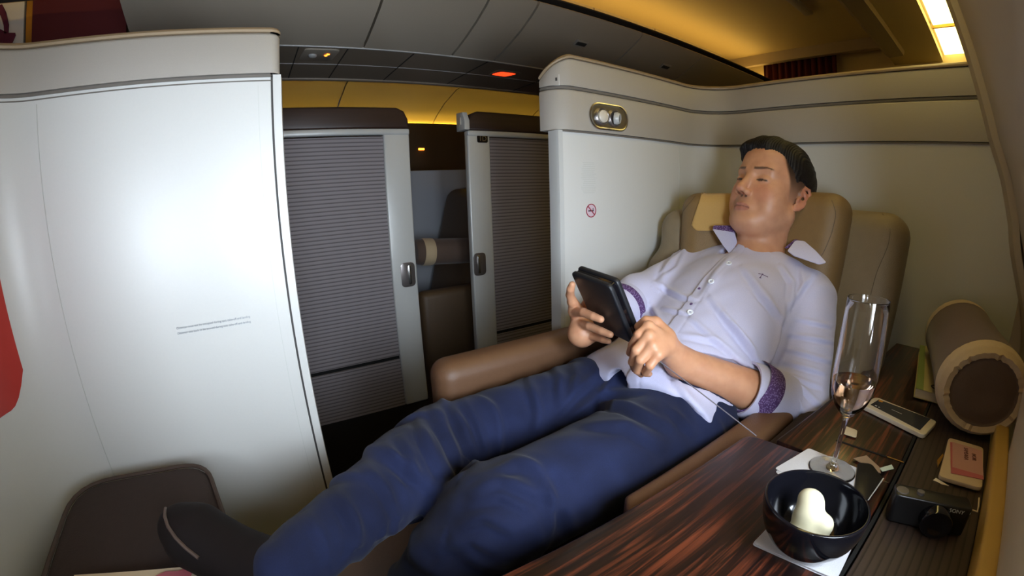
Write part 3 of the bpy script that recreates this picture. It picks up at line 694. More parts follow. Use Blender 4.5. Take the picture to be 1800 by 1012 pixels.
door(-.15, sx0, sx1, sx1, 'grey ribbed suite door with a white stile, left of the aisle gap', True)
tx0 = at(822, 260, Y=DY).x; tx1 = at(861, 260, Y=DY).x
d2 = door(tx0, tx0, tx1, 1.45, 'shaded ribbed suite door with the number 1D, right of the aisle gap', False)
pl = at(848, 244, Y=DY-.004)
pq = MB().poly([(pl.x+x, DY-.0055, pl.z+z) for x, z in rrect(.046, .030, .006, 3)], (0, .003, 0)).out('number_plate', 'blackg', d2)
text('number', '1D', .028, (pl.x, DY-.0065, pl.z), (1, 0, 0), (0, 0, 1), 'chrome', pq)
sw = MB().poly([(tx0+.002, DY+.05, 1.34), (tx0+.002, DY-.02, 1.34), (tx0+.002, DY-.02, 1.375), (tx0+.002, DY-.002, 1.408), (tx0+.002, DY+.05, 1.412)], (-.022, 0, 0), bev=.003).out('end_face', 'silver', d2)
MB().box((tx0-.0225, DY+.012, 1.375), (.003, .014, .028), bev=.001).out('socket', 'white', sw)
# inside the centre suite, through the gap
MB().box((1.06, 2.35, .62), (.70, .03, 1.24), bev=.006).out('wall_center', 'panelblue', kind='structure')
sb = empty('rear_suite_seat', (1.0, 2.1, 0), 'dark brown seat inside the centre suite, seen through the gap between doors', 'seat')
def sdfobj(lo, hi, v, fn, name, m, parent=None, sm=1):
    S = SDF(lo, hi, v); fn(S); me = S.mesh(name); smoothm(me, sm, .5); return link(name, me, m, parent)
def f(S):
    S.rbox((1.02, 2.05, .75), (.09, .24, .38), .07, R=np.array(Matrix.Rotation(.25, 3, 'Y')))
sdfobj((.75, 1.7, .25), (1.4, 2.4, 1.25), .012, f, 'backrest', 'leather', sb)
MB().box((.86, 1.98, .275), (.5, .46, .55), bev=.05, seg=4).out('cushion', 'ottoman', sb)
MB().box((.80, 1.72, .42), (.36, .08, .55), bev=.03, seg=4).out('armrest', 'leather', sb)
b2 = empty('bolster_pillow', (.80, 1.93, .9), 'dark bolster with a pale end band, inside the centre suite beyond the doors', 'bolster pillow')
bl = [at(735, 443, Y=1.80), at(822, 440, Y=1.80)]
ax_ = (bl[1]-bl[0]); L_ = ax_.length; axn = ax_.normalized()
MB().lathe([(0, .0), (.045, .004), (.055, .015), (.058, .03), (.058, L_+.1), (0, L_+.11)], bl[0]-axn*.02, axn, 32).out('roll', 'bolster', b2)
MB().lathe([(.0595, .035), (.061, .045), (.061, .075), (.0595, .085)], bl[0]-axn*.02, axn, 32).out('end_band', 'bolstrim', b2)

c0 = at(1385, 2, Z=2.015); c1 = at(1428, 19, Z=2.015)
MB().box(((c0.x+c1.x)/2-.1, (c0.y+c1.y)/2, 2.012), (abs(c1.x-c0.x)+.25, .045, .016), rot=None, bev=.004).out('trim_11', 'coaming', kind='structure')
# ============================================================ CONSOLE AND WHAT STANDS ON IT
TZ = .762
con = empty('side_console', (.55, .08, 0), 'dark side console with glossy striped wood top running along the window wall', 'console')
MB().box((.50, .078, .37), (1.38, .30, .735), bev=.01).out('body', 'ottoman', con)
wa = at(900, 1000, Z=TZ); wc = at(1327, 768, Z=TZ)
# tray top in striped veneer, a raised slab
trx = .557
MB().poly(rquad([(-.20, .046, TZ), (trx+.012, .040, TZ), (trx, .168, TZ), (trx-.008, .243, TZ), (-.20, .268, TZ)], [.01, .006, .004, .02, .01]), (0, 0, -.022), bev=.0025, seg=3).out('wood_top', 'wood', con)
MB().poly(rquad([(trx+.012, .205, TZ-.003), (XB-.002, .16, TZ-.003), (XB-.002, .036, TZ-.003), (trx+.016, .040, TZ-.003)], .003), (0, 0, -.018), bev=.0015).out('rear_wood_top', 'wood', con)
MB().box((.49, -.0205, TZ-.012), (1.4, .106, .020), bev=.002).out('ribbed_surface', 'flute', con)
MB().box((.49, .0365, TZ-.012), (1.4, .004, .018)).out('gap', 'skirtgap', con)
g0 = at(1470, 772, Z=TZ); g1 = at(1589, 811, Z=TZ)
MB().poly([g0+V((0, 0, -.0025)), g1+V((0, 0, -.0025)), g1+V((.004, 0, -.0025)), g0+V((.004, 0, -.0025))], (0, 0, .0004)).out('lid_gap', 'skirtgap', con)
gg = at(1560, 801, Z=TZ)
MB().poly([gg+V((.0, 0, -.0018)), g1+V((.0, 0, -.0018)), g1+V((.002, 0, -.0018)), gg+V((.002, 0, -.0018))], (0, 0, .0005)).out('lid_glint', 'gold', con)  # gold highlight along the lid gap, painted as a thin sliver
la = at(1493, 760, Z=TZ); lb = at(1508, 758, Z=TZ)
MB().poly(rquad([at(1482, 748, Z=TZ), at(1507, 757, Z=TZ), at(1505, 770, Z=TZ), at(1477, 761, Z=TZ)], .004), (0, 0, .0012), bev=.0004).out('latch', 'paper', con)

def onz(px, py, z=TZ): return at(px, py, Z=z)
# napkins
def napkin(corners, th, lab, seed, z=TZ, folds=3):
    q = MB(); P = [V(c) for c in corners]; r = random.Random(seed)
    for k in range(folds):
        o = V((r.uniform(-.003, .003), r.uniform(-.003, .003), 0))*k
        q.poly(rquad([p+o+V((0, 0, z-p.z+.0004+k*th/folds)) for p in P], .004), (0, 0, th/folds*.85), bev=th/folds*.3)
    return tag(q.out('paper_napkin', 'napkin'), lab, 'napkin', 'white paper napkins on the console')
nz = TZ+.0
napkin([onz(1321, 958), onz(1352, 926), onz(1505, 940), onz(1466, 1022)], .004, 'white folded paper napkin under the black bowl', 1)
napkin([onz(1362, 830), onz(1422, 794), onz(1524, 836), onz(1505, 868), onz(1440, 872)], .003, 'white paper napkin under the foot of the champagne flute', 2)

# bowl
bc = at(1437, 884, Z=TZ+.056); bl_ = at(1346, 872, Z=TZ+.056); br_ = at(1528, 893, Z=TZ+.056)
R0 = (br_-bl_).length/2
bb = at(1424, 935, Z=TZ+.01)
bx, by = (bl_.x+br_.x)/2-.004, (bl_.y+br_.y)/2
bowl = empty('bowl', (bx, by, TZ+.004), 'glossy black bowl holding two pieces of pale food on a napkin', 'bowl')
prf = [(0, .0), (R0*.44, .0), (R0*.50, .002), (R0*.74, .012), (R0*.90, .026), (R0*.985, .042), (R0, .055), (R0-.0012, .0572), (R0-.003, .056), (R0*.94, .042), (R0*.84, .026), (R0*.66, .013), (R0*.40, .006), (0, .005)]
def smprof(p, n=4):
    o = []
    for i in range(len(p)-1):
        p0 = p[max(i-1, 0)]; p1 = p[i]; p2 = p[i+1]; p3 = p[min(i+2, len(p)-1)]
        for k in range(n):
            t = k/n; o.append(tuple(.5*((2*p1[j])+(-p0[j]+p2[j])*t+(2*p0[j]-5*p1[j]+4*p2[j]-p3[j])*t*t+(-p0[j]+3*p1[j]-3*p2[j]+p3[j])*t**3) for j in (0, 1)))
    o.append(p[-1]); return [(max(a, 0), b) for a, b in o]
MB().lathe(smprof(prf, 3), (bx, by, TZ+.0045), n=72).out('body', 'blackg', bowl, ang=60)
# pale food, two pieces leaning in the bowl
M['food'] = mat('pale_food', hexc('c9c2a4'), .45, noise=.06, scale=60); 
fq = NT('x'); bpy.data.materials.remove(fq.m)
def food(S, pts, rs, k=.006):
    S.chain(pts, rs, k)
F0 = V((bx, by, TZ+.012))
fu = V((-.0, .012, 0))
def f(S):
    S.ell(F0+V((.000, .003, .024)), (.013, .017, .021), k=.007); S.ell(F0+V((-.003, -.004, .012)), (.013, .019, .012), k=.006)
    S.ell(F0+V((.008, .008, .040)), (.010, .014, .013), k=.007); S.ell(F0+V((-.000, -.013, .026)), (.009, .010, .012), k=.005); S.ell(F0+V((-.011, .004, .007)), (.012, .019, .009), k=.006)
fd = sdfobj((bx-.04, by-.04, TZ-.005), (bx+.04, by+.04, TZ+.07), .0012, f, 'food_piece', 'food', sm=3); tag(fd, 'pale cream piece of food standing up in the black bowl', 'food', 'pale food in the bowl')
def f(S): S.ell(F0+V((-.024, .010, .0085)), (.012, .020, .0065), k=.004); S.ell(F0+V((-.030, -.004, .009)), (.010, .010, .005), k=.004)
fd2 = sdfobj((bx-.06, by-.04, TZ-.005), (bx+.03, by+.05, TZ+.05), .0012, f, 'food_piece', 'food', sm=3); tag(fd2, 'flat pale slice lying at the near side of the black bowl', 'food', 'pale food in the bowl')

# champagne flute
gb = onz(1462, 825, TZ+.004); gt = at(1524, 527, X=gb.x+.004)
HH = gt.z-gb.z
fl = empty('champagne_flute', gb, 'tall clear champagne flute a third full of rose wine standing on a napkin', 'glass')
GR = (at(1487, 522, X=gb.x)-at(1562, 524, X=gb.x)).length/2
def P_(r, h): return (r*GR, h*HH)
outer = [(0, 0), P_(1.15, 0), P_(1.20, .004), P_(1.12, .010), P_(.5, .022), P_(.18, .045), P_(.125, .09), P_(.12, .20), P_(.13, .30), P_(.17, .345), P_(.42, .375), P_(.80, .43), P_(1.02, .50), P_(1.10, .60), P_(1.08, .78), P_(1.0, .995), P_(.985, 1.0)]
inner = [P_(.965, .995), P_(1.045, .78), P_(1.065, .60), P_(.985, .505), P_(.76, .44), P_(.38, .392), P_(.12, .37), (0, .365*HH)]
MB().lathe(smprof(outer, 4)+smprof(inner, 4), gb, n=64).out('body', 'glass', fl, ang=70)
wl_ = .565
win = [(0, .3665*HH), P_(.12, .3712), P_(.377, .393), P_(.757, .441), P_(.982, .506), P_(1.050, wl_-.004), P_(1.052, wl_), P_(1.0, wl_-.001), (0, (wl_-.001)*HH)]
MB().lathe([(r*.997, h) for r, h in win], gb, n=64).out('wine', 'wine', fl, ang=50)

# phone
ph = empty('smartphone', onz(1580, 730), 'white smartphone lying screen up between the flute and the book', 'phone')
pc = [onz(1513, 710, TZ+.006), onz(1540, 697, TZ+.006), onz(1648, 740, TZ+.006), onz(1625, 765, TZ+.006)]
MB().poly(rquad(pc, .009, 6), (0, 0, -.0075), bev=.0012, seg=3).out('body', 'white', ph)
sc_ = [onz(1530, 711, TZ+.0062), onz(1545, 702, TZ+.0062), onz(1636, 736, TZ+.0062), onz(1617, 756, TZ+.0062)]
sn = MB().poly(sc_, (0, 0, .0002)).out('screen', 'screen', ph)
def sp(u, v): return sc_[0]*(1-u)*(1-v)+sc_[1]*(1-u)*v+sc_[2]*u*v+sc_[3]*u*(1-v)
MB().poly([sp(a, b)+V((0, 0, .0003)) for a, b in ((.02, .78), (.10, .78), (.10, .96), (.02, .96))], (0, 0, .0001)).out('screen_icon', 'iconyel', sn)
MB().poly([sp(a, b)+V((0, 0, .0003)) for a, b in ((.35, .47), (.55, .47), (.55, .50), (.35, .50))], (0, 0, .0001)).poly([sp(a, b)+V((0, 0, .0003)) for a, b in ((.07, .1), (.11, .1), (.11, .2), (.07, .2))], (0, 0, .0001)).poly([sp(a, b)+V((0, 0, .0003)) for a, b in ((.14, .1), (.17, .1), (.17, .2), (.14, .2))], (0, 0, .0001)).out('screen_marks', 'silver', sn)

# book
bk = empty('book', (.98, .05, TZ), 'pale yellow-green paperback lying half under the bolster pillow', 'book')
b4 = [(.874, .066, TZ), (1.157, .100, TZ), (1.157, .03, TZ), (.876, .0, TZ)]
MB().poly([V(p)+V((.002, -.002, 0)) for p in b4], (0, 0, .016)).out('pages', 'paper', bk)
cv = MB(); cv.poly(b4, (0, 0, .0012)); cv.poly([V(p)+V((0, 0, .016)) for p in b4], (0, 0, .0012)); cv.out('cover', 'cover', bk)
MB().poly([V(p) for p in ((.874, .066, TZ+.0174), (1.157, .100, TZ+.0174), (1.157, .088, TZ+.0174), (.874, .052, TZ+.0174))], (0, 0, .0003)).out('cover_band', 'green', bk)
text('cover_lettering', 'CIT', .034, (.905, .018, TZ+.0177), (0, -1, 0), (1, 0, 0), 'signblk', bk)

# bolster pillow
bo = empty('bolster_pillow', (.98, -.0, TZ), 'large brown bolster pillow with cream end bands on the window side of the console', 'bolster pillow')
e0 = V((.775, -.045, TZ+.074)); e1 = at(1683, 594, X=1.125); e1.z = TZ+.072; print('E1', e1); axn = (e1-e0).normalized(); BL = (e1-e0).length; BR = .072
q = MB(); n = 72; prf = []
m_ = 40
rings = []
qn = V((0, 0, 1)).rotation_difference(axn)
M['b'] = M['bolster']
prof_b = [(0, .006, 0), (BR*.45, .003, 0), (BR*.70, .005, 0), (BR*.74, .003, 1), (BR*.86, .000, 1), (BR*.97, .010, 1), (BR*1.02, .030, 1), (BR*1.02, .036, 0), (BR*1.0, .08, 0), (BR*.98, BL/2, 0), (BR*.99, BL-.06, 0), (BR*1.00, BL-.048, 0), (BR*1.01, BL-.044, 2), (BR*1.02, BL-.02, 2), (BR, BL-.008, 2), (BR*.85, BL, 2), (BR*.8, BL-.002, 0), (0, BL-.003, 0)]
for part, mi, name in ((0, 'bolster', 'roll'), (1, 'bolstrim', 'end_band'), (2, 'bolstrim', 'end_band')):
    q = MB()
    for (ra, za, ma), (rb, zb, mb) in zip(prof_b, prof_b[1:]):
        seg_m = 1 if (ma == 1 and mb == 1) or (ma != mb and min(ra, rb) > 0 and abs(ra-rb) < .006 and 0) else (1 if (ma, mb) in ((0, 1),) and rb < BR*.9 and za < .01 else 0)
        if ma == mb and ma: seg_m = ma
        else: seg_m = 0
        if seg_m != part: continue
        for st in range(4):
            pass
        def ringp(r, z):
            o = []
            for i in range(n):
                a = 2*PI*i/n; g = 0
                if part: g = .0007*math.sin(a*31)+.0005*math.sin(a*47+1)
                flat = 1-.10*max(0, -math.sin(a))**3
                rr = (r+g*(r < BR*.99))*flat
                o.append(e0+qn @ V((rr*math.cos(a), rr*math.sin(a), z+g*1.5)))
            return o
        N_ = 6
        prev = None
        for st in range(N_+1):
            t = st/N_; pts = [q.bm.verts.new(p) for p in ringp(ra+(rb-ra)*t, za+(zb-za)*t)]
            if prev:
                for i in range(n): q.bm.faces.new((prev[i], prev[(i+1) % n], pts[(i+1) % n], pts[i]))
            prev = pts
    bmesh.ops.remove_doubles(q.bm, verts=q.bm.verts, dist=1e-5); bmesh.ops.recalc_face_normals(q.bm, faces=q.bm.faces)
    q.out(name, mi, bo, ang=50)

# card pack
cc = [(1668, 768), (1729, 786), (1727, 858), (1650, 836)]
ck = empty('card_pack', onz(1690, 810), 'cream and pink rounded card packet with red lettering beside the side wall', 'card')
z1_ = TZ
cz = [onz(a, b, z1_+.007) for a, b in cc]
MB().poly(rquad(cz, .008, 5), (0, 0, -.006), bev=.0012).out('body', 'cream', ck)
MB().poly(rquad([cz[0]+(V(p)-cz[0]) for p in [onz(a, b, z1_+.0072) for a, b in ((1672, 776), (1726, 792), (1729, 843), (1671, 832))]], .002), (0, 0, .0003)).out('pink_label', 'pink', ck)
MB().poly([onz(a, b, z1_+.0077) for a, b in ((1671, 820), (1728, 836), (1729, 843), (1672, 831))], (0, 0, .0003)).poly([onz(a, b, z1_+.0077) for a, b in ((1670, 777), (1674, 778), (1674, 822), (1671, 822))], (0, 0, .0003)).out('pink_border', 'pinkdk', ck)
cxm = onz(1698, 797, z1_+.0078); xd = onz(1697, 830, TZ)-onz(1696, 780, TZ); yd = onz(1720, 800, TZ)-onz(1680, 790, TZ)
text('lettering', 'SAMSARA', .0085, cxm, xd, yd, 'cardred', ck); text('lettering', 'NOIR', .0085, onz(1712, 803, z1_+.0078), xd, yd, 'cardred', ck)
MB().poly([onz(a, b) for a, b in ((1646, 812), (1656, 800), (1658, 803), (1648, 822))], (0, 0, .003)).out('inner_tray', 'gold', ck)
# compact camera
kb = [onz(1560, 908), onz(1572, 850), onz(1712, 880), onz(1700, 950)]
c_o = onz(1560, 905); 
kx = (onz(1700, 940)-onz(1560, 902)); kx.z = 0; kw = kx.length; kx.normalize(); ky = V((-kx.y, kx.x, 0)); 
kh = .040
cam_r = empty('compact_camera', onz(1620, 900), 'black compact camera standing near the side wall behind the bowl', 'camera')
# standing upright: front faces the lens of the photographer
fb0 = onz(1557, 915); fb1 = onz(1690, 945); ft0 = at(1566, 853, X=fb0.x+.004)
kx = (fb1-fb0); kw = kx.length; kx.normalize(); ky = V((-kx.y, kx.x, 0)); kh = .036; kd = .024
if ky.x < 0: ky = -ky
def kp(u, v, w): return fb0+kx*u*kw+ky*v*kd+V((0, 0, w*kh+.0005))
MB().poly(rquad([kp(0, 0, 0), kp(1, 0, 0), kp(1, 1, 0), kp(0, 1, 0)], .006), (0, 0, kh), bev=.002, seg=3).out('body', 'black', cam_r)
lc = kp(.58, 0, .45)
MB().lathe([(.0, .011), (.010, .011), (.012, .0125), (.0165, .0125), (.0175, .011), (.0180, .0), (0, 0)], lc, -ky, 40).out('lens', 'blackg', cam_r)
MB().lathe([(.0, .0012), (.0068, .001), (.0072, 0)], kp(.10, .45, 1), (0, 0, 1), 28).out('mode_dial', 'dial', cam_r)
MB().lathe([(.0, .003), (.004, .003), (.0045, 0)], kp(.33, .5, 1), (0, 0, 1), 24).out('shutter_button', 'dial', cam_r)
MB().box(kp(.97, .1, .85), (.003, .003, .004), bev=.001).out('strap_lug', 'silver', cam_r)
text('lettering', 'SONY', .0062, kp(.80, -.02, .86), kx, (0, 0, 1), 'silver', cam_r)
tag(MB().poly([onz(a, b, TZ+kh+.002) for a, b in ((1640, 844), (1645, 840), (1668, 854), (1655, 851), (1648, 847))], (0, 0, .0004)).out('paper_scrap', 'paper'), 'small cream paper corner lying on top of the compact camera', 'paper')
# strap loop by the side wall
q = MB(); q.tube([onz(1696, 892, TZ+.001), onz(1718, 899, TZ+.001), onz(1720, 890, TZ+.001), onz(1721, 875, TZ+.001)], .0010, 8); tag(q.out('wrist_strap', 'paper'), 'thin cream strap bent in a corner beside the side wall', 'strap')
# dark slab behind the napkin with cards under it
sl_ = [onz(1476, 806, TZ+.010), onz(1530, 812, TZ+.010), onz(1554, 840, TZ+.010), onz(1524, 880, TZ+.010), onz(1455, 868, TZ+.010)]
sb_ = empty('notebook', onz(1520, 840), 'dark rounded notebook lying behind the glass napkin', 'notebook')
MB().poly(rquad([onz(a, b, TZ+.0026+.0035) for a, b in ((1508, 812), (1532, 814), (1553, 841), (1526, 879), (1500, 872))], .006), (0, 0, -.003), bev=.0008).out('cover', 'black', sb_)
MB().poly([onz(a, b, TZ+.0061) for a, b in ((1552, 840), (1554, 841), (1527, 879), (1525, 879))], (0, 0, .0004)).out('page_edge', 'silver', sb_)
tag(MB().poly([onz(a, b, TZ+.0004) for a, b in ((1500, 806), (1523, 801), (1546, 822), (1548, 832), (1534, 826))], (0, 0, .0010)).out('paper_sheet', 'cardboard'), 'tan paper corner sticking out from under the dark notebook', 'paper')
tag(MB().poly([onz(a, b, TZ+.0018) for a, b in ((1546, 823), (1567, 817), (1571, 824), (1551, 829))], (0, 0, .0008)).out('paper_tab', 'tab'), 'small pale green-white paper tab beside the dark notebook', 'paper')

# ============================================================ SEAT
st = empty('passenger_seat', (.75, .45, 0), 'wide taupe leather seat the reclining man lies in', 'seat')
bk_f = V((-.93, -.05, .36)).normalized()   # backrest faces forward and up
def fr(yaw, pitch):
    """columns: width axis, thickness axis (front), height axis for a backrest turned by yaw and leaned by pitch"""
    r = Matrix.Rotation(yaw, 3, 'Z') @ Matrix.Rotation(pitch, 3, 'Y')
    return np.array(r @ Matrix(((0, -1, 0), (1, 0, 0), (0, 0, 1))))
def f(S):
    # main back
    S.rbox((1.03, .385, .83), (.235, .055, .245), .05, R=fr(math.radians(-6), math.radians(14)))
    S.rbox((.985, .575, .83), (.15, .05, .225), .05, R=fr(math.radians(38), math.radians(14)), k=.03)
    S.rbox((.915, .650, .77), (.075, .045, .17), .044, R=fr(math.radians(50), math.radians(16)), k=.04)
bk_o = q = sdfobj((.7, .05, .5), (1.2, .78, 1.15), .006, f, 'backrest', 'seat', st, sm=3)
def f(S):
    S.rbox((1.0, .395, .985), (.130, .048, .120), .042, R=fr(math.radians(-8), math.radians(12)))
    S.rbox((.955, .56, .985), (.095, .042, .110), .042, R=fr(math.radians(30), math.radians(12)), k=.03)
hr_o = q = sdfobj((.8, .15, .75), (1.15, .72, 1.12), .005, f, 'headrest', 'headrest', st, sm=3)
from mathutils.bvhtree import BVHTree
def bvh(me): return BVHTree.FromPolygons([v.co[:] for v in me.vertices], [p.vertices[:] for p in me.polygons])
bh = bvh(q.data); qm = MB(); gr = []; N1, N2 = 36, 24
for i in range(N1+1):
    row = []
    for j in range(N2+1):
        u, v = i/N1, j/N2; x_ = 1216+(1335-1216)*u+(1-v)*16*(1-u); y_ = 333+(406-333)*v
        ru = min(1, min(u, 9)/.10); y_ += (1-ru)**2*(14 if v < .5 else -10)*abs(v-.5)*2
        h = bh.ray_cast(V((0, 0, CZ)), V(ray(x_, y_)))
        row.append(qm.bm.verts.new(h[0]+h[1]*.0025) if h[0] is not None else None)
    gr.append(row)
for i in range(N1):
    for j in range(N2):
        c = (gr[i][j], gr[i][j+1], gr[i+1][j+1], gr[i+1][j])
        if all(c) and max((a.co-b.co).length for a in c for b in c) < .03: qm.bm.faces.new(c)
for v_ in [v for v in qm.bm.verts if not v.link_faces]: qm.bm.verts.remove(v_)
hc_ = qm.out('headrest_cover', 'tan', st, ang=80); md = hc_.modifiers.new('t', 'SOLIDIFY'); md.thickness = .003; md.offset = 0
def f(S):
    S.rbox((.40, .47, .50), (.50, .215, .075), .05)
    S.rbox((.86, .46, .56), (.16, .22, .14), .06, k=.05)
q = sdfobj((-.15, .2, .38), (1.1, .74, .75), .007, f, 'cushion', 'armtan', st, sm=3)
def f(S):
    S.rbox((.60, .697, .60), (.335, .038, .203), .032)
q = sdfobj((.22, .62, .38), (.98, .745, .85), .005, f, 'armrest', 'armtan', st, sm=2)
def f(S):
    S.rbox((.60, .262, .705), (.32, .030, .037), .014)
    S.plane((.30, .245, .7), (-.75, .66, 0))
q = sdfobj((.24, .2, .62), (.98, .32, .78), .004, f, 'armrest', 'armtan', st, sm=2)
# stitched seams found on the leather along the line of sight
def onmesh(b, pl, n=30, off=.0006):
    o = []; P = [V((a, c)) for a, c in pl]; Ls = [0]
    for a, c in zip(P, P[1:]): Ls.append(Ls[-1]+(c-a).length)
    for k in range(n+1):
        t = Ls[-1]*k/n; i = max(j for j in range(len(P)-1) if Ls[j] <= t+1e-9); w_ = (t-Ls[i])/max(Ls[i+1]-Ls[i], 1e-9); p = P[i].lerp(P[i+1], min(w_, 1))
        h = b.ray_cast(V((0, 0, CZ)), V(ray(p.x, p.y)))
        if h[0] is not None: o.append((h[0]+h[1]*off, h[1]))
    return o
def seamline(ob, pl, nm='seam', m='seam', r=.0006):
    p = [x[0] for x in onmesh(bvh(ob.data), pl)]
    p = [a for i, a in enumerate(p) if i == 0 or (a-p[i-1]).length < .05]
    for _ in range(6): p = [p[0]]+[(p[i-1]+p[i]*2+p[i+1])/4 for i in range(1, len(p)-1)]+[p[-1]] if len(p) > 3 else p
    if len(p) > 3: MB().tube(p, r, 6).out(nm, m, ob)
seamline(bk_o, [(1548, 372), (1566, 395), (1562, 430), (1540, 480), (1530, 520)])
seamline(hr_o, [(1462, 352), (1470, 375), (1462, 410), (1446, 448), (1436, 458)])
seamline(hr_o, [(1222, 345), (1200, 372), (1195, 405)])
# ottoman at the front
ot = empty('ottoman', (-.2, .55, 0), 'dark brown suede ottoman in front of the white partition, under his feet', 'ottoman')
ZO = .72
oo = [at(20, 1014, Z=ZO), at(100, 855, Z=ZO), at(170, 822, Z=ZO), at(330, 796, Z=ZO), at(385, 830, Z=ZO), at(415, 940, Z=ZO)]
print('OTTO', [tuple(round(c, 3) for c in p) for p in oo])
x0, x1 = -.372, -.118
op = rquad([(x0, .44, ZO-.03), (x0, .705, ZO), (x1-.03, .695, ZO), (x1+.02, .44, ZO-.03)], [.02, .07, .05, .02], 6)
q = MB(); q.poly(op, (0, 0, -.14), bev=.012, seg=4); q.out('cushion', 'ottoman', ot)
MB().box((-.24, .56, .29), (.24, .24, .58), bev=.02).out('base', 'ottoman', ot)
q = MB(); q.tube([p+V((0, 0, -.001)) for p in op]+[op[0]], .0035, 8); q.out('piping', 'otpiping', ot)
# magazine on the ottoman
mg = empty('magazine', (-.27, .42, ZO), 'cream magazine page with pink blossom print at the bottom left', 'magazine')
mp = [at(145, 1002, Z=.735), at(372, 984, Z=.735), at(372, 1040, Z=.725), at(120, 1050, Z=.725)]
MB().poly([at(130, 1010, Z=.712), at(250, 1003, Z=.712), at(330, 995, Z=.716), at(372, 984, Z=.722), at(373, 1036, Z=.712), at(130, 1050, Z=.705)], (0, 0, -.003)).out('page', 'paper', mg)
MB().poly([at(272, 1013, Z=.7165), at(292, 1004, Z=.7165), at(312, 1004, Z=.7165), at(330, 998, Z=.7185), at(340, 1002, Z=.7185), at(334, 1016, Z=.7165), at(290, 1022, Z=.7165)], (0, 0, .0005)).out('blossom_print', 'pinkdk', mg)
MB().poly([at(349, 996, Z=.7205), at(353, 999, Z=.7205), at(350, 1010, Z=.719), at(346, 1014, Z=.719)], (0, 0, .0005)).out('leaf_print', 'green', mg)
# ============================================================ THE MAN
VB = .0017
man = empty('person', (.75, .46, 0), 'man in an open-collared pale lilac shirt and blue jeans reclining and holding a black tablet', 'person')
def A3(v): return np.array(v, float)
t_ = A3((.81, -.04, .58)); t_ /= np.linalg.norm(t_)
HC = A3((.975, .435, 1.0955)); HR = frame((-.90, .235, .37), (.36, -.12, .94)); HS = A3((.945, .97, .93))
def HP(l, f, u): return HC+HR @ (A3((l, f, u))*HS)
ShL = A3(at(1420, 526, X=.92)); ElL = A3(at(1400, 720, X=.775)); WrL = A3(at(1196, 636, X=.575))
ShR = A3(at(1212, 478, X=.915)); ElR = A3(at(1122, 524, X=.715)); print('SHR', ShR, ElR, ShL, ElL); WrR = A3((.525, .585, .835))
Nk = A3((.945, .450, .945))
# tablet plane first: the hands are built against it
tn = V((-.86, .10, -.42)).normalized()       # back cover faces this way
tp0 = at(1058, 545, X=.50)
TA = atp(1002, 478, tp0, tn); TB = atp(1070, 503, tp0, tn); TC = atp(1112, 606, tp0, tn); TD = TA+(TC-TB)
print('TAB', (TA-TB).length, (TB-TC).length, math.degrees((TA-TB).angle(TC-TB)))
tab = empty('tablet', (TA+TC)/2, 'black e-reader in a thick folding cover held up in both hands', 'tablet')
def ontab(px, py, off=0): return A3(atp(px, py, tp0+tn*off, tn))
q = MB(); q.poly(rquad([TA, TB, TC, TD], .010, 5), tn*-.009, bev=.003, seg=3); q.out('back_cover', 'caseblk', tab)
q = MB(); q.poly(rquad([p-tn*.0150+(p-(TA+TC)/2).normalized()*.001 for p in (TA, TB, TC, TD)], .010, 5), tn*-.009, bev=.003, seg=3); q.out('front_cover', 'caseblk', tab)
q = MB(); q.poly(rquad([p-tn*.0088+((TA+TC)/2-p).normalized()*.003 for p in (TA, TB, TC, TD)], .008, 5), tn*-.0064); q.out('body', 'blackg', tab)

def hand(S, wr, palm, knk, fingers, thumb, rp=.021, k=.006):
    """wr wrist, palm centre, knk four knuckles, fingers lists of joints, thumb joints"""
    S.cone(wr, palm, .0235, rp, .012)
    for i, kq in enumerate(knk):
        S.cone(palm+(kq-palm)*.1, kq, .0165, .0098, .008)
    for i, f_ in enumerate(fingers):
        r0 = (.0088, .0090, .0086, .0078)[i]; n_ = len(f_); rs = [r0-.0009*j for j in range(n_)]
        S.chain(f_, rs, .0016, k0=.003)
    S.chain(thumb, [.0135, .0110, .0098, .0085][:len(thumb)], .003, k0=.010)

body_lo = (.41, .235, .60); body_hi = (1.115, .735, 1.262)
S = SDF(body_lo, body_hi, VB)
# trunk inside the clothes
S.ell((.84, .46, .845), (.135, .08, .12), R=frame((-.58, 0, .81), t_)[:, [0, 1, 2]], k=.03)
S.ell((.70, .465, .757), (.12, .08, .12), R=frame((-.58, 0, .81), t_), k=.05)
S.cone(ShL, ShR, .045, .045, .04)
S.cone((.905, .452, .885), (.92, .45, .93), .07, .062, .04)
# neck
S.cone(Nk-t_*.02, HP(0, -.018, -.055), .060, .0545, .025)
# arms
def arm(S, sh, el, wr, add=0, k=.02):
    S.cone(sh, el, .048+add, .039+add, k); m_ = el+(wr-el)*.3
    S.cone(el, m_, .040+add, .040+add, k); S.cone(m_, wr, .040+add, .0255+add, k)
arm(S, ShL, ElL, WrL); arm(S, ShR, ElR, WrR)
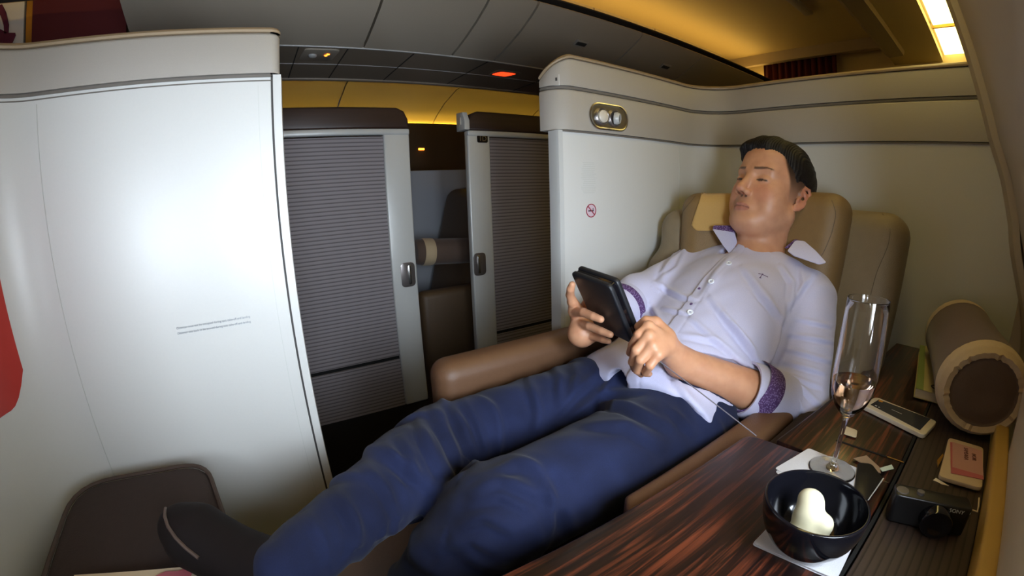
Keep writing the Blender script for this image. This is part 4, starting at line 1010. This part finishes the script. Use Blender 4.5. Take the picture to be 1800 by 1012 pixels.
# --- head
def he(l, f, u, a, b, c, k=.012, op='u', rot=None):
    R = HR if rot is None else HR @ np.array(rot); S.ell(HP(l, f, u), A3((a, b, c))*HS, R=R, k=k, op=op)
def hc(p, q_, ra, rb, k=.01, op='u'): S.cone(HP(*p), HP(*q_), ra, rb, k, op)
he(0, -.012, .035, .0775, .098, .084, k=.02)
he(0, .030, .000, .066, .064, .080, k=.02)
he(0, .022, -.045, .060, .060, .058, k=.02)
for s_ in (-1, 1):
    hc((s_*.054, .0, -.052), (s_*.020, .066, -.092), .020, .017, .022)
    he(s_*.042, .052, -.028, .026, .028, .030, k=.02)           # cheek
    he(s_*.046, .040, -.058, .022, .030, .028, k=.02)
    hc((s_*.044, .072, .026), (s_*.014, .087, .022), .010, .009, .014)   # brow
he(0, .076, -.094, .019, .016, .015, k=.018)                    # chin
he(0, .052, -.085, .040, .028, .024, k=.02)
he(0, .076, -.062, .027, .018, .020, k=.014)                    # mouth mound
he(0, .030, -.098, .045, .045, .022, k=.025)                    # under the jaw
he(0, .060, .060, .055, .034, .038, k=.02)                      # forehead
for s_ in (-1, 1): he(s_*.033, .098, .006, .017, .012, .011, k=.014, op='s')    # sockets
hc((0, .086, .016), (0, .106, -.026), .0072, .0088, .010)       # nose bridge
he(0, .108, -.032, .0105, .0105, .009, k=.006)
for s_ in (-1, 1):
    he(s_*.0130, .098, -.036, .0075, .0095, .0075, k=.005)
    he(s_*.0065, .1075, -.0425, .0035, .0048, .0032, k=.0015, op='s')
for s_ in (-1, 1):                                               # eyelids
    S.ell(HP(s_*.0325, .0745, .0020), (.0165, .0135, .0120), R=HR, k=.004)
    S.cone(HP(s_*.0200, .0865, -.0020), HP(s_*.0330, .0890, -.0010), .0009, .0013, .001, 's'); S.cone(HP(s_*.0330, .0890, -.0010), HP(s_*.0455, .0810, .0010), .0013, .0007, .001, 's')
# lips
for a, b, ra, rb in (((-.0215, .0835, -.0687), (-.006, .0935, -.0642), .0025, .0042), ((-.006, .0935, -.0642), (.006, .0935, -.0642), .0042, .0042), ((.006, .0935, -.0642), (.0215, .0835, -.0687), .0042, .0025)): hc(a, b, ra, rb, .003)
for a, b, ra, rb in (((-.0185, .0840, -.0717), (-.006, .0915, -.0747), .0028, .0052), ((-.006, .0915, -.0747), (.006, .0915, -.0747), .0052, .0052), ((.006, .0915, -.0747), (.0185, .0840, -.0717), .0052, .0028)): hc(a, b, ra, rb, .003)
for a, b in (((-.0225, .0865, -.0697), (-.008, .0975, -.0687)), ((-.008, .0975, -.0687), (.008, .0975, -.0687)), ((.008, .0975, -.0687), (.0225, .0865, -.0697))): hc(a, b, .0008, .0010, .001, 's')
# ears
for s_ in (-1, 1):
    def E(a, b, o=0): return HP(s_*(.0735+a*.50+o), -.001-a*.87-b*.14, -.004+b)
    hx = [(.001, .010), (.003, .021), (.010, .029), (.019, .0275), (.0245, .018), (.0255, .006), (.023, -.006), (.0185, -.016), (.012, -.024), (.005, -.027), (.001, -.020)]
    S.chain([E(*h) for h in hx], [.0032, .0032, .0034, .0036, .0036, .0034, .0032, .0032, .0040, .0044, .0040], .0025)
    for a, b, r in ((.004, .012, .004), (.008, .018, .0035), (.014, .018, .003), (.006, -.014, .0045), (.012, -.014, .0035), (.017, .008, .0032), (.016, -.004, .0032), (.005, 0, .0045)): S.cone(E(a, b, -.001), E(a+.003, b-.004, -.001), r, r, .004)
    S.chain([E(.010, .018, .001), E(.017, .009, .001), E(.0170, -.003, .001), E(.011, -.012, .001)], [.0024]*4, .002)
    S.cone(E(.000, -.004, .003), E(-.001, -.009, .003), .0038, .0036, .003)
    S.cone(E(.0085, .002, .006), E(.0075, -.007, .006), .0048, .0044, .002, 's')
# hands
palmL = A3(at(1168, 606, X=.535))
kL = [A3(at(1140, 574, X=.505)), A3(at(1141, 590, X=.495)), A3(at(1147, 607, X=.492)), A3(at(1157, 623, X=.495))]
fL = [[kL[0], A3(at(1123, 588, X=.490)), A3(at(1112, 606, X=.492)), A3(at(1107, 620, X=.498))],
      [kL[1], A3(at(1119, 615, X=.478)), A3(at(1112, 636, X=.486)), A3(at(1116, 648, X=.500))],
      [kL[2], A3(at(1126, 632, X=.476)), A3(at(1120, 650, X=.486)), A3(at(1127, 657, X=.500))],
      [kL[3], A3(at(1143, 642, X=.482)), A3(at(1135, 655, X=.490)), A3(at(1141, 657, X=.502))]]
thL = [A3(at(1172, 590, X=.545)), A3(at(1152, 568, X=.535)), A3(at(1136, 566, X=.525)), A3(at(1124, 574, X=.520))]
hand(S, WrL, palmL, kL, fL, thL)
pT = lambda px, py, off: ontab(px, py, off)
palmR = pT(1014, 574, .004)-A3(tn)*.016
kR = [pT(1006, 530, .006), pT(1008, 548, .010), pT(1014, 568, .012), pT(1026, 586, .012)]
fR = [[kR[0], pT(1002, 518, .008), pT(1003, 508, .008), pT(1006, 500, .004)],
      [kR[1], pT(1026, 549, .012), pT(1043, 556, .011), pT(1056, 561, .008)],
      [kR[2], pT(1036, 573, .013), pT(1058, 582, .011), pT(1073, 588, .008)],
      [kR[3], pT(1044, 592, .011), pT(1060, 597, .010), pT(1070, 600, .008)]]
thR = [palmR-A3(tn)*.010, pT(1004, 560, 0)-A3(tn)*.030, pT(1014, 545, 0)-A3(tn)*.031]
hand(S, WrR, palmR, kR, fR, thR)
me = S.mesh('person_body'); smoothm(me, 1, .4)
# skin colour by place on the body: lips, brows, lids, stubble
P3 = copts(me); L3 = ((P3-HC) @ HR)/HS; l, f_, u = L3[:, 0], L3[:, 1], L3[:, 2]
base = A3(hexc('d09a77')); col = np.tile(base, (len(P3), 1))
def paint(wt, c):
    global col
    wt = np.clip(wt, 0, 1)[:, None]; col = col*(1-wt)+A3(c)*wt
near = (np.abs(l) < .13) & (f_ > -.2) & (np.abs(u) < .16)
al = np.abs(l)
paint(near*(1-sst(.012, .03, np.hypot(al-.042, u+.03)))*.35*(f_ > .02), hexc('c8765a'))
paint(near*(1-sst(.004, .014, np.hypot(l, u+.034)))*.35*(f_ > .07), hexc('c0705a'))
arch = .0235+.004*np.clip(al-.018, 0, 1)/.02-.35*np.clip(al-.042, 0, 1)
brow = near*(f_ > .05)*(1-sst(.0018, .0042, np.abs(u-arch)*(1+.8*sst(.03, .05, al))))*sst(.010, .015, al)*(1-sst(.050, .056, al))
paint(brow*.8, hexc('1e1410'))
slit = near*(f_ > .06)*(1-sst(.0008, .0024, np.abs(u+.0012)*(1-.45*(np.abs(al-.031) < .006))))*sst(.0185, .021, al)*(1-sst(.045, .0485, al))
paint(slit*.95, hexc('140c0a'))
lipc = -.0690; lw = np.clip(1-(al/.0235)**2, 0, 1)**.5
lip = near*(f_ > .075)*(1-sst(.75, 1.05, np.abs(u-lipc+.0012)/(.0105*lw+.0008)))*(al < .0235)
paint(lip*.62, hexc('a8615a'))
paint(near*(f_ > .075)*(1-sst(.0006, .0016, np.abs(u-lipc)))*(al < .022)*.7, hexc('5a2c28'))
paint(near*(f_ > .09)*(1-sst(.003, .005, np.hypot(al-.0065, u+.0428)))*.75, hexc('3a1a14'))
stub = near*(f_ > .03)*(1-sst(.018, .03, np.hypot(al*.8, (u+.078)*1.1)))*.10
paint(stub, hexc('6b4a3a'))
# short faded sides of the hair
fb = np.interp(u, [-.03, .02, .045, .07], [.018, .036, .048, .060])
side = near*sst(-.030, .030, u+.004)*(1-sst(-.004, .006, f_-fb))*(al > .03)
paint(side*(.80+.16*sst(.015, .05, u)), hexc('1c1512'))
back = near*(f_ < -.03)*sst(-.075, -.05, u); paint(back*.9, hexc('120d0b'))
earm = near*(al > .0775)*(np.abs(u+.004) < .034)*(f_ > -.035)*(f_ < .012); paint(earm*.75, hexc('c58064'))
vcol(me, col)
bo_ = link('body', me, 'skin', man)
print('BODY', len(me.vertices), round(time.time()-T0, 1))
# eyes
for s_ in (-1, 1):
    e = MB().lathe([(0, -.0112), (.006, -.0095), (.0095, -.006), (.0112, 0), (.0095, .006), (.006, .0095), (0, .0112)], HP(s_*.0325, .0730, .0015), HR[:, 1], 24).out('eye', 'eyewhite', man)
    MB().lathe([(0, .0119), (.003, .0116), (.0058, .0100)], HP(s_*.0325-.002, .0730, -.0002), HP(0, 1, -.25)-HC, 20).out('iris', 'iris', e)
# hair: long swept top over clipped sides
SH = SDF(HC-.16, HC+.16, .0016)
S0 = S; S = SH
he(0, -.014, .040, .0795, .0985, .0860, k=0)
he(.004, .008, .078, .064, .080, .050, k=.02)
he(-.008, .054, .086, .052, .040, .033, k=.02)
he(-.036, .074, .076, .027, .025, .020, k=.02)      # quiff pushed to his right
# cut away the face and the ears
def hwave(g):
    l_ = (g[0]-HC[0])*HR[0, 0]+(g[1]-HC[1])*HR[1, 0]+(g[2]-HC[2])*HR[2, 0]
    return .0022*np.sin(l_*260+1)+.0016*np.sin(l_*610+.5)+.0010*np.sin(l_*1300)+.055*np.maximum(np.abs(l_)-.036, 0)
S.plane(HP(0, .078, .064), HR @ A3((0, .62, -.78)), k=.003, wave=hwave)
for s_ in (-1, 1):
    he(s_*.086, .066, .022, .034, .044, .048, k=.006, op='s')
    he(s_*.095, .004, -.012, .03, .050, .056, k=.004, op='s')
S.plane(HP(0, -.06, -.055), HR @ A3((0, .25, -1)), k=.01)
he(0, -.014, .0395, .0768, .0955, .0835, k=0, op='s')
hc((-.028, .082, .088), (-.058, .070, .060), .012, .0045, .010); hc((-.040, .078, .080), (-.062, .058, .045), .010, .004, .008)
mh = S.mesh('hair'); S = S0
p = copts(mh); n_ = nrm(mh); L = ((p-HC) @ HR)/HS
# strands combed back and to the side
ph_ = (L[:, 0]*1.0-L[:, 1]*.35)*420+np.sin(L[:, 1]*60)*1.5+np.sin(L[:, 2]*90)*.8
top = sst(.05, .09, L[:, 2])
p = p+n_*((np.abs(np.sin(ph_*1.5))**.7-.5)*.0010*(.3+.7*top)+np.sin(ph_*.45+L[:, 1]*50)*.0010+np.sin(ph_*2.7+L[:, 1]*80)*.0005)[:, None]
setco(mh, p); link('hair', mh, 'hair', man)

# ---------- shirt
VS = .0026
S = SDF((.47, .19, .60), (1.10, .745, 1.02), VS)
RT = frame((-.58, 0, .81), t_)
S.ell((.845, .458, .850), (.165, .106, .135), R=RT, k=.03)
S.ell((.775, .462, .805), (.160, .108, .13), R=RT, k=.04)
S.ell((.69, .468, .752), (.150, .110, .12), R=RT, k=.05)
S.ell((.60, .474, .712), (.158, .098, .11), R=RT, k=.05)
S.cone(ShL+A3((0, .015, .006)), (.93, .440, .928), .058, .062, .03); S.cone(ShR+A3((0, -.01, .004)), (.93, .47, .926), .055, .062, .03)
# sleeves
mL = ElL+(WrL-ElL)*.30
S.cone(ShL, ElL, .0600, .0555, .012); S.cone(ElL, mL, .0555, .0490, .02)
mR = ElR+(WrR-ElR)*.28
S.cone(ShR, ElR, .056, .049, .025); S.cone(ElR, mR, .050, .046, .02)
# shirt tail over the belt at the front
S.ell((.565, .47, .742), (.150, .062, .07), R=RT, k=.03)
# sleeve ends, hem, neck hole
dL = (WrL-ElL); dL /= np.linalg.norm(dL); dR = (WrR-ElR); dR /= np.linalg.norm(dR)
def cutbox(c, h, R): S.rbox(c, h, .002, R=R, op='s')
def fR_(d):
    d = V(d).normalized(); a = d.orthogonal().normalized(); b = d.cross(a); return np.array([[a.x, b.x, d.x], [a.y, b.y, d.y], [a.z, b.z, d.z]])
S.cone(mL+dL*.012, WrL, .038, .034, 0, 's')
S.cone(mR+dR*.012, WrR, .036, .034, 0, 's')
S.ell(Nk+t_*.045+A3((-.016, .004, .014)), (.070, .074, .054), R=RT, k=.006, op='s')
S.cone(A3((.90, .475, .955)), A3((.875, .50, .965)), .028, .012, .006, 's')
hemc = A3((.548, .47, .70)); S.plane(hemc, -A3((.93, .18, .32)), k=.006)
S.cone(A3(at(1104, 640, X=.56)), A3(at(1072, 700, X=.49)), .006, .036, .004, 's')
ms = S.mesh('shirt'); smoothm(ms, 3, .5)
p = copts(ms); n_ = nrm(ms)
def ridge(x, sharp_=1.6): return (1-np.abs(np.sin(x)))**sharp_
def fold(p, a, b, w, amp, wob=0, skew=.5):
    """one crease running from a to b, width w"""
    a = A3(a); b = A3(b); d = b-a; L_ = np.linalg.norm(d); d /= L_; r = p-a; s = r @ d; t = np.clip(s/L_, 0, 1)
    side = np.cross(d, n_); side /= np.maximum(np.linalg.norm(side, axis=1), 1e-6)[:, None]
    off = np.einsum('ij,ij->i', r-np.outer(t*L_, d), side)+wob*np.sin(t*7)
    dist = np.linalg.norm(r-np.outer(t*L_, d), axis=1)
    env = np.sin(PI*np.clip((s/L_+.08)/1.16, 0, 1))**.7*(dist < 5*w)
    return amp*env*(np.exp(-(off/w)**2)-.75*np.exp(-((off-1.6*w)/w)**2)*skew*2)
disp = np.zeros(len(p))
def pxfold(b, pl, w, amp, skew=.8):
    """a crease lying on the cloth along a line seen in the photograph"""
    global disp
    hs = onmesh(b, pl, 16, 0)
    if len(hs) < 4: return
    Q = np.array([tuple(h[0]) for h in hs]); best = np.full(len(p), 1e9); sg = np.zeros(len(p)); tt = np.zeros(len(p)); m_ = len(Q)-1
    lo = Q.min(0)-5*w; hi = Q.max(0)+5*w; idx = np.where(((p > lo) & (p < hi)).all(1))[0]; pp = p[idx]; nn_ = n_[idx]; bb = np.full(len(idx), 1e9); ss = np.zeros(len(idx)); t2 = np.zeros(len(idx))
    for k in range(m_):
        a = Q[k]; d = Q[k+1]-Q[k]; L_ = np.linalg.norm(d)
        if L_ < 1e-6 or L_ > .05: continue
        u_ = d/L_; s_ = np.clip((pp-a) @ u_, 0, L_); r = pp-(a+np.outer(s_, u_)); dist = np.linalg.norm(r, axis=1)
        side = np.einsum('ij,ij->i', r, np.cross(u_, nn_)); m2 = dist < bb; bb[m2] = dist[m2]; ss[m2] = np.sign(side[m2]); t2[m2] = (k+s_[m2]/L_)/m_
    x = bb*ss; env = np.sin(PI*np.clip(t2*.92+.04, 0, 1))**.6
    disp[idx] += amp*env*(np.exp(-(x/w)**2)-skew*np.exp(-((x-1.5*w)/(w*.8))**2))
b0 = bvh(ms)
for pl, w_, am in (
    ([(1307, 470), (1350, 525), (1374, 562)], .008, .0060), ([(1325, 505), (1372, 556)], .006, .0040),
    ([(1251, 526), (1291, 578), (1338, 636)], .007, .0065), ([(1272, 552), (1311, 601), (1332, 632)], .005, .0045),
    ([(1287, 570), (1330, 617)], .005, .0040), ([(1202, 590), (1259, 597), (1311, 640)], .006, .0050),
    ([(1215, 560), (1262, 600)], .006, .0040), ([(1186, 625), (1235, 640), (1275, 655)], .006, .0035),
    ([(1374, 467), (1394, 498), (1390, 540)], .007, .0065), ([(1410, 470), (1412, 500), (1398, 535)], .006, .0050), ([(1440, 480), (1400, 530), (1388, 560)], .006, -.0045),
    ([(1388, 540), (1374, 601), (1352, 655)], .007, -.0080),
    ([(1400, 560), (1462, 572)], .005, .0035), ([(1385, 586), (1465, 600)], .005, .0040), ([(1380, 612), (1462, 634)], .005, .0040), ([(1376, 634), (1450, 655)], .005, .0040), ([(1372, 655), (1445, 680)], .005, .0035), ([(1380, 668), (1420, 735)], .006, .0050), ([(1395, 665), (1450, 720)], .006, .0045),
    ([(1185, 445), (1165, 480), (1160, 510)], .007, .0055), ([(1205, 440), (1190, 470), (1150, 500)], .006, .0040), ([(1157, 500), (1198, 521), (1222, 528)], .006, .0055), ([(1165, 540), (1205, 552)], .005, .0040),
    ([(1144, 536), (1170, 580)], .006, .0060), ([(1128, 548), (1160, 590)], .005, .0050), ([(1290, 450), (1262, 480), (1240, 520)], .010, .0040), ([(1250, 430), (1200, 440), (1170, 470)], .008, .0040),
    ([(1240, 650), (1290, 690)], .006, .0035), ([(1180, 660), (1230, 720)], .007, .0040)): pxfold(b0, pl, w_, am)
# general softness of the cloth
disp += .0011*np.sin(p[:, 0]*70+np.sin(p[:, 1]*45)*2)*np.sin(p[:, 2]*60+p[:, 1]*40)
# overlapped button front: a low step along the placket
pla = A3(at(1290, 442, X=.875)); plb = A3(at(1120, 625, X=.545)); plm = A3(at(1225, 520, X=.735))
dd = plb-pla; dd /= np.linalg.norm(dd); sid = np.cross(dd, (-.58, 0, .81)); sid /= np.linalg.norm(sid)
if sid[1] > 0: sid = -sid
s1 = (p-pla) @ dd; bow = np.interp(s1, [0, np.dot(plm-pla, dd), np.linalg.norm(plb-pla)], [0, np.dot(plm-pla, sid), 0])
w1 = (p-pla) @ sid-bow; front = (n_ @ A3((-.58, 0, .81)) > .15)
disp += front*(s1 > -.02)*(.0045*sst(-.002, .0015, w1)*(1-sst(.02, .10, w1))-.0010*np.exp(-((w1-.026)/.002)**2))
setco(ms, p+n_*disp[:, None]); smoothm(ms, 1, .3)
sh_ = link('shirt', ms, 'shirt', man)
# helper that drops a point on the shirt surface along the line of sight
bs = bvh(ms)
def onshirt(px, py, up=0, fall=.8):
    h = bs.ray_cast(V((0, 0, CZ)), V(ray(px, py)))
    if h[0] is None: return at(px, py, X=fall), V((-.6, -.2, .7))
    return h[0]+h[1]*up, h[1]
for px, py in ((1281, 463), (1250, 495), (1213, 549), (1177, 590)):
    c, nn = onshirt(px, py, .0004)
    bt = MB().lathe([(.0, .0012), (.0030, .0012), (.0036, .0020), (.0052, .0022), (.0060, .0014), (.0062, -.0005)], c, nn, 24).out('button', 'button', sh_)
    MB().lathe([(0, .0016), (.0019, .0015), (.0022, .001)], c, nn, 12).out('thread', 'buttoneye', bt)
q = MB()
for a, b in (((1333, 481), (1339, 482)), ((1339, 482), (1350, 487)), ((1341, 481), (1336, 488)), ((1334, 488), (1338, 489))):
    q.tube([onshirt(*a, .0005)[0], onshirt(*b, .0005)[0]], .0007, 6)
q.out('embroidered_motif', 'cuff', sh_)
for a in ((1229, 507), (1215, 534)):
    c, nn = onshirt(*a, .0003); MB().lathe([(0, .0008), (.0028, .0006), (.0034, -.001)], c, nn, 12).out('lining_glimpse', 'cuff', sh_)
# rolled cuffs
def cuff(el, wr, t0, t1, r0, r1, name, parts=True):
    d = V(wr-el); L_ = d.length; a = V(el)+d*t0; q = MB()
    MB().lathe([(r0-.004, -.002), (r0, 0), (r0+.0015, .004), (r1+.002, (t1-t0)*L_-.003), (r1+.001, (t1-t0)*L_), (r1-.003, (t1-t0)*L_-.001)], a, d, 48).out(name, 'shirt', sh_)
    return a, d.normalized(), L_
cuff(ElL, WrL, .16, .50, .0560, .0480, 'rolled_cuff')
q = MB().lathe([(.0545, 0), (.0552, .002), (.0515, .034), (.0500, .036)], V(ElL)+V(dL)*.092, V(dL)+V((0, 0, .30)), 48).out('cuff_lining', 'cuff', sh_)
cuff(ElR, WrR, .20, .46, .0495, .0445, 'rolled_cuff')
q = MB().lathe([(.0515, 0), (.052, .002), (.0500, .014), (.0485, .016)], V(ElR)+V(dR)*.052, dR, 48).out('cuff_lining', 'cuff', sh_)
# collar
def sheet(pts, thick, name, m, sub=2):
    q = MB(); n0 = (V(pts[1])-V(pts[0])).cross(V(pts[2])-V(pts[0])).normalized()
    q.poly(rquad(pts, .004, 4), n0*thick, bev=thick*.3); return q.out(name, m, sh_)
def ap(px, py, X): return at(px, py, X=X)
col_l = [ap(1384, 440, .900), ap(1398, 422, .925), ap(1414, 423, .935), ap(1434, 440, .925), ap(1453, 461, .905), ap(1440, 464, .895), ap(1414, 455, .893), ap(1396, 449, .892)]
sheet(col_l, .003, 'collar', 'shirt')
sheet([ap(1378, 436, .912), ap(1398, 420, .935), ap(1412, 424, .945), ap(1404, 436, .93)], .002, 'collar_lining', 'cuff')
sheet([ap(1252, 402, .880), ap(1291, 408, .895), ap(1296, 425, .89), ap(1284, 448, .865), ap(1270, 430, .868)], .003, 'collar', 'shirt')
sheet([ap(1254, 396, .890), ap(1290, 396, .905), ap(1293, 412, .90), ap(1252, 403, .885)], .002, 'collar_lining', 'cuff')
print('SHIRT', len(ms.vertices), round(time.time()-T0, 1))

# ---------- jeans
S = SDF((-.22, .25, .38), (.80, .74, .86), .0036)
HiR = A3((.60, .555, .70)); KnR = A3(at(775, 782, Y=.600)); AnR = A3(at(500, 1000, Z=.728))
HiL = A3((.62, .395, .695)); KnL = A3(at(872, 905, Y=.405)); AnL = A3(at(655, 1160, Y=.41))
print('LEGS', KnR, AnR, KnL, AnL)
S.ell((.60, .475, .695), (.160, .095, .11), R=RT, k=.04)
S.cone(HiR, KnR, .088, .067, .04); S.cone(KnR, KnR+(AnR-KnR)*.3, .067, .064, .02); S.cone(KnR+(AnR-KnR)*.3, AnR, .061, .038, .02)
S.cone(HiL, KnL, .090, .070, .04); S.cone(KnL, KnL+(AnL-KnL)*.3, .070, .066, .02); S.cone(KnL+(AnL-KnL)*.3, AnL, .066, .052, .02)
S.plane(A3((.69, .47, .74)), A3((.9, 0, .45)), k=.004)
mj = S.mesh('jeans'); smoothm(mj, 3, .5)
p = copts(mj); n_ = nrm(mj); disp = np.zeros(len(p))
def ring_folds(a, b, ts, amp, w, ph=0):
    global disp
    d = b-a; L_ = np.linalg.norm(d); d = d/L_; s = (p-a) @ d; rad = (p-a)-np.outer(s, d); r = np.linalg.norm(rad, axis=1)
    ang = np.arctan2(rad[:, 2], rad[:, 1])
    for i, t in enumerate(ts):
        c = t*L_+.012*np.sin(ang*2+i*1.7+ph); env = (r < .12)*(.45+.55*np.sin(ang*1.5+i*2.1+ph))
        disp += amp*env*(np.exp(-((s-c)/w)**2)-.6*np.exp(-((s-c-1.7*w)/w)**2))
ring_folds(KnR, HiR, (.03, .11, .20, .78, .88), .006, .008)
ring_folds(KnR, AnR, (.10, .24, .40, .58, .76), .0055, .009, 1)
ring_folds(KnL, HiL, (.02, .10, .82, .92), .006, .008, 2)
ring_folds(KnL, AnL, (.12, .30, .5), .0055, .009, 3)
b0 = bvh(mj)
for pl, w_, am in (
    ([(905, 638), (930, 665), (948, 722), (940, 770)], .009, .0075), ([(968, 632), (985, 665), (986, 715)], .009, .0065), ([(1000, 620), (1015, 660), (1000, 700)], .008, .0050),
    ([(786, 700), (812, 745), (835, 800)], .009, .0070), ([(808, 692), (838, 740), (858, 790)], .007, .0055), ([(760, 712), (785, 765), (815, 830)], .009, .0065), ([(735, 735), (752, 780), (785, 850)], .008, .0060),
    ([(705, 765), (722, 800), (730, 850)], .008, .0060), ([(680, 780), (720, 830), (760, 860)], .008, .0050), ([(640, 815), (680, 860), (700, 905)], .008, .0045), ([(590, 860), (620, 910), (640, 950)], .008, .0045), ([(540, 900), (570, 950), (580, 985)], .008, .0040),
    ([(985, 742), (1040, 712), (1100, 712), (1180, 748)], .010, .0080), ([(1000, 728), (1060, 690), (1120, 690)], .009, .0060), ([(1030, 745), (1100, 745), (1170, 785)], .010, .0050), ([(1060, 660), (1020, 700), (985, 740)], .009, -.0070), ([(1085, 650), (1060, 690)], .007, .0050),
    ([(1180, 720), (1220, 760)], .008, .0045), ([(830, 862), (880, 842), (950, 868)], .009, .0070), ([(825, 880), (880, 866), (930, 890)], .008, .0055), ([(850, 835), (905, 812), (960, 822)], .010, .0050), ([(800, 930), (850, 905), (905, 930)], .009, .0055), ([(770, 960), (830, 945), (880, 975)], .009, .0050), ([(960, 860), (1000, 900), (1010, 940)], .009, .0040)): pxfold(b0, pl, w_, am)
# side seam of the near leg
disp += .0012*np.sin(p[:, 0]*90+p[:, 1]*60)*np.sin(p[:, 2]*80)
setco(mj, p+n_*disp[:, None]); smoothm(mj, 1, .3)
jn = link('jeans', mj, 'denim', man)
bj = bvh(mj)
def onj(px, py, up=.001):
    h = bj.ray_cast(V((0, 0, CZ)), V(ray(px, py))); return (h[0]+h[1]*up) if h[0] is not None else None
# belt
q = MB(); cb = A3((.648, .472, .722)); n = 48; ringo = []
for i in range(n):
    a = 2*PI*i/n; c = cb+RT[:, 0]*math.cos(a)*.150+RT[:, 1]*math.sin(a)*.094
    ringo.append([q.bm.verts.new(c+RT[:, 2]*h+(RT[:, 0]*math.cos(a)+RT[:, 1]*math.sin(a))*o) for h, o in ((-.015, 0), (-.015, .004), (.015, .004), (.015, 0))])
for i in range(n):
    a, b = ringo[i], ringo[(i+1) % n]
    for k in range(4): q.bm.faces.new((a[k], b[k], b[(k+1) % 4], a[(k+1) % 4]))
q.out('belt', 'black', jn)
# shoes
Tt = A3(at(318, 925, Z=.752)); Hh = A3(at(428, 988, Z=.725))
def f(S):
    S.chain([Hh, Hh+(Tt-Hh)*.4, Hh+(Tt-Hh)*.75, Tt], [.034, .036, .038, .028], .012); S.cone(AnR, Hh, .034, .034, .02)
shr = sdfobj(np.minimum(np.minimum(AnR, Tt), Hh)-.07, np.maximum(np.maximum(AnR, Tt), Hh)+.07, .004, f, 'shoe', 'shoe', man, sm=3)
bsh = bvh(shr.data); pts = []
for a, b in ((292, 894), (291, 908), (297, 926), (310, 945), (328, 963), (350, 980)):
    h = bsh.ray_cast(V((0, 0, CZ)), V(ray(a, b))); pts.append(h[0]+h[1]*.001 if h[0] is not None else at(a, b, Z=.752))
print('SOLE', [tuple(round(c, 3) for c in p) for p in pts])
q = MB(); q.tube(pts, .0022, 8); q.out('sole_edge', 'sole', shr)
def f(S):
    A = AnL; S.cone(A, A+A3((-.05, 0, .0)), .046, .040, .02); S.cone(A+A3((-.05, 0, -.02)), A+A3((-.09, 0, .055)), .038, .03, .02)
sdfobj(AnL-.17, AnL+.17, .004, f, 'shoe', 'shoe', man, sm=3)
print('JEANS', round(time.time()-T0, 1))
# thin grey cable from the tablet to the table
ca = TC-tn*.006; cb_ = at(1330, 766, Z=TZ+.002)
q = MB(); pts = [ca+(cb_-ca)*(k/24) for k in range(25)]
q.tube(pts, .0009, 6); tag(q.out('cable', 'cablegrey'), 'thin grey cable stretched from the tablet to the corner of the wood table', 'cable')
# ============================================================ LIGHT
def area(name, loc, size, rot, col, power, spread=180):
    l = bpy.data.lights.new(name, 'AREA'); l.shape = 'RECTANGLE'; l.size, l.size_y = size; l.energy = power; l.color = col; l.spread = math.radians(spread)
    o = bpy.data.objects.new(name, l); o.location = loc; o.rotation_euler = rot; C.objects.link(o); o['kind'] = 'structure'; return o
for (xa, xb), pw, yw, tl, sp_ in zip(wins, (19, 4.4, 12), (-40, -6, -22), (10, 10, -6), (102, 102, 150)):
    area('window_daylight', ((xa+xb)/2-.10*math.tan(math.radians(-yw)), -.20, 1.05), (xb-xa+.10, WZ1-WZ0+.08), (math.radians(90+tl), 0, math.radians(yw)), (.78, .88, 1.0), pw, sp_)
w = bpy.data.worlds.new('cabin_air'); bpy.context.scene.world = w; w.use_nodes = True
w.node_tree.nodes['Background'].inputs[0].default_value = (.45, .40, .55, 1); w.node_tree.nodes['Background'].inputs[1].default_value = .06
vs = bpy.context.scene.view_settings
bpy.context.scene.display_settings.display_device = 'sRGB'
vs.view_transform = 'Standard'; vs.look = 'None'; vs.gamma = 1; vs.exposure = 0.15; vs.use_curve_mapping = False
cy_ = bpy.context.scene.cycles
cy_.max_bounces = 10; cy_.transmission_bounces = 12; cy_.use_denoising = True; cy_.caustics_refractive = True
print('SCRIPT', round(time.time()-T0, 1), 's')
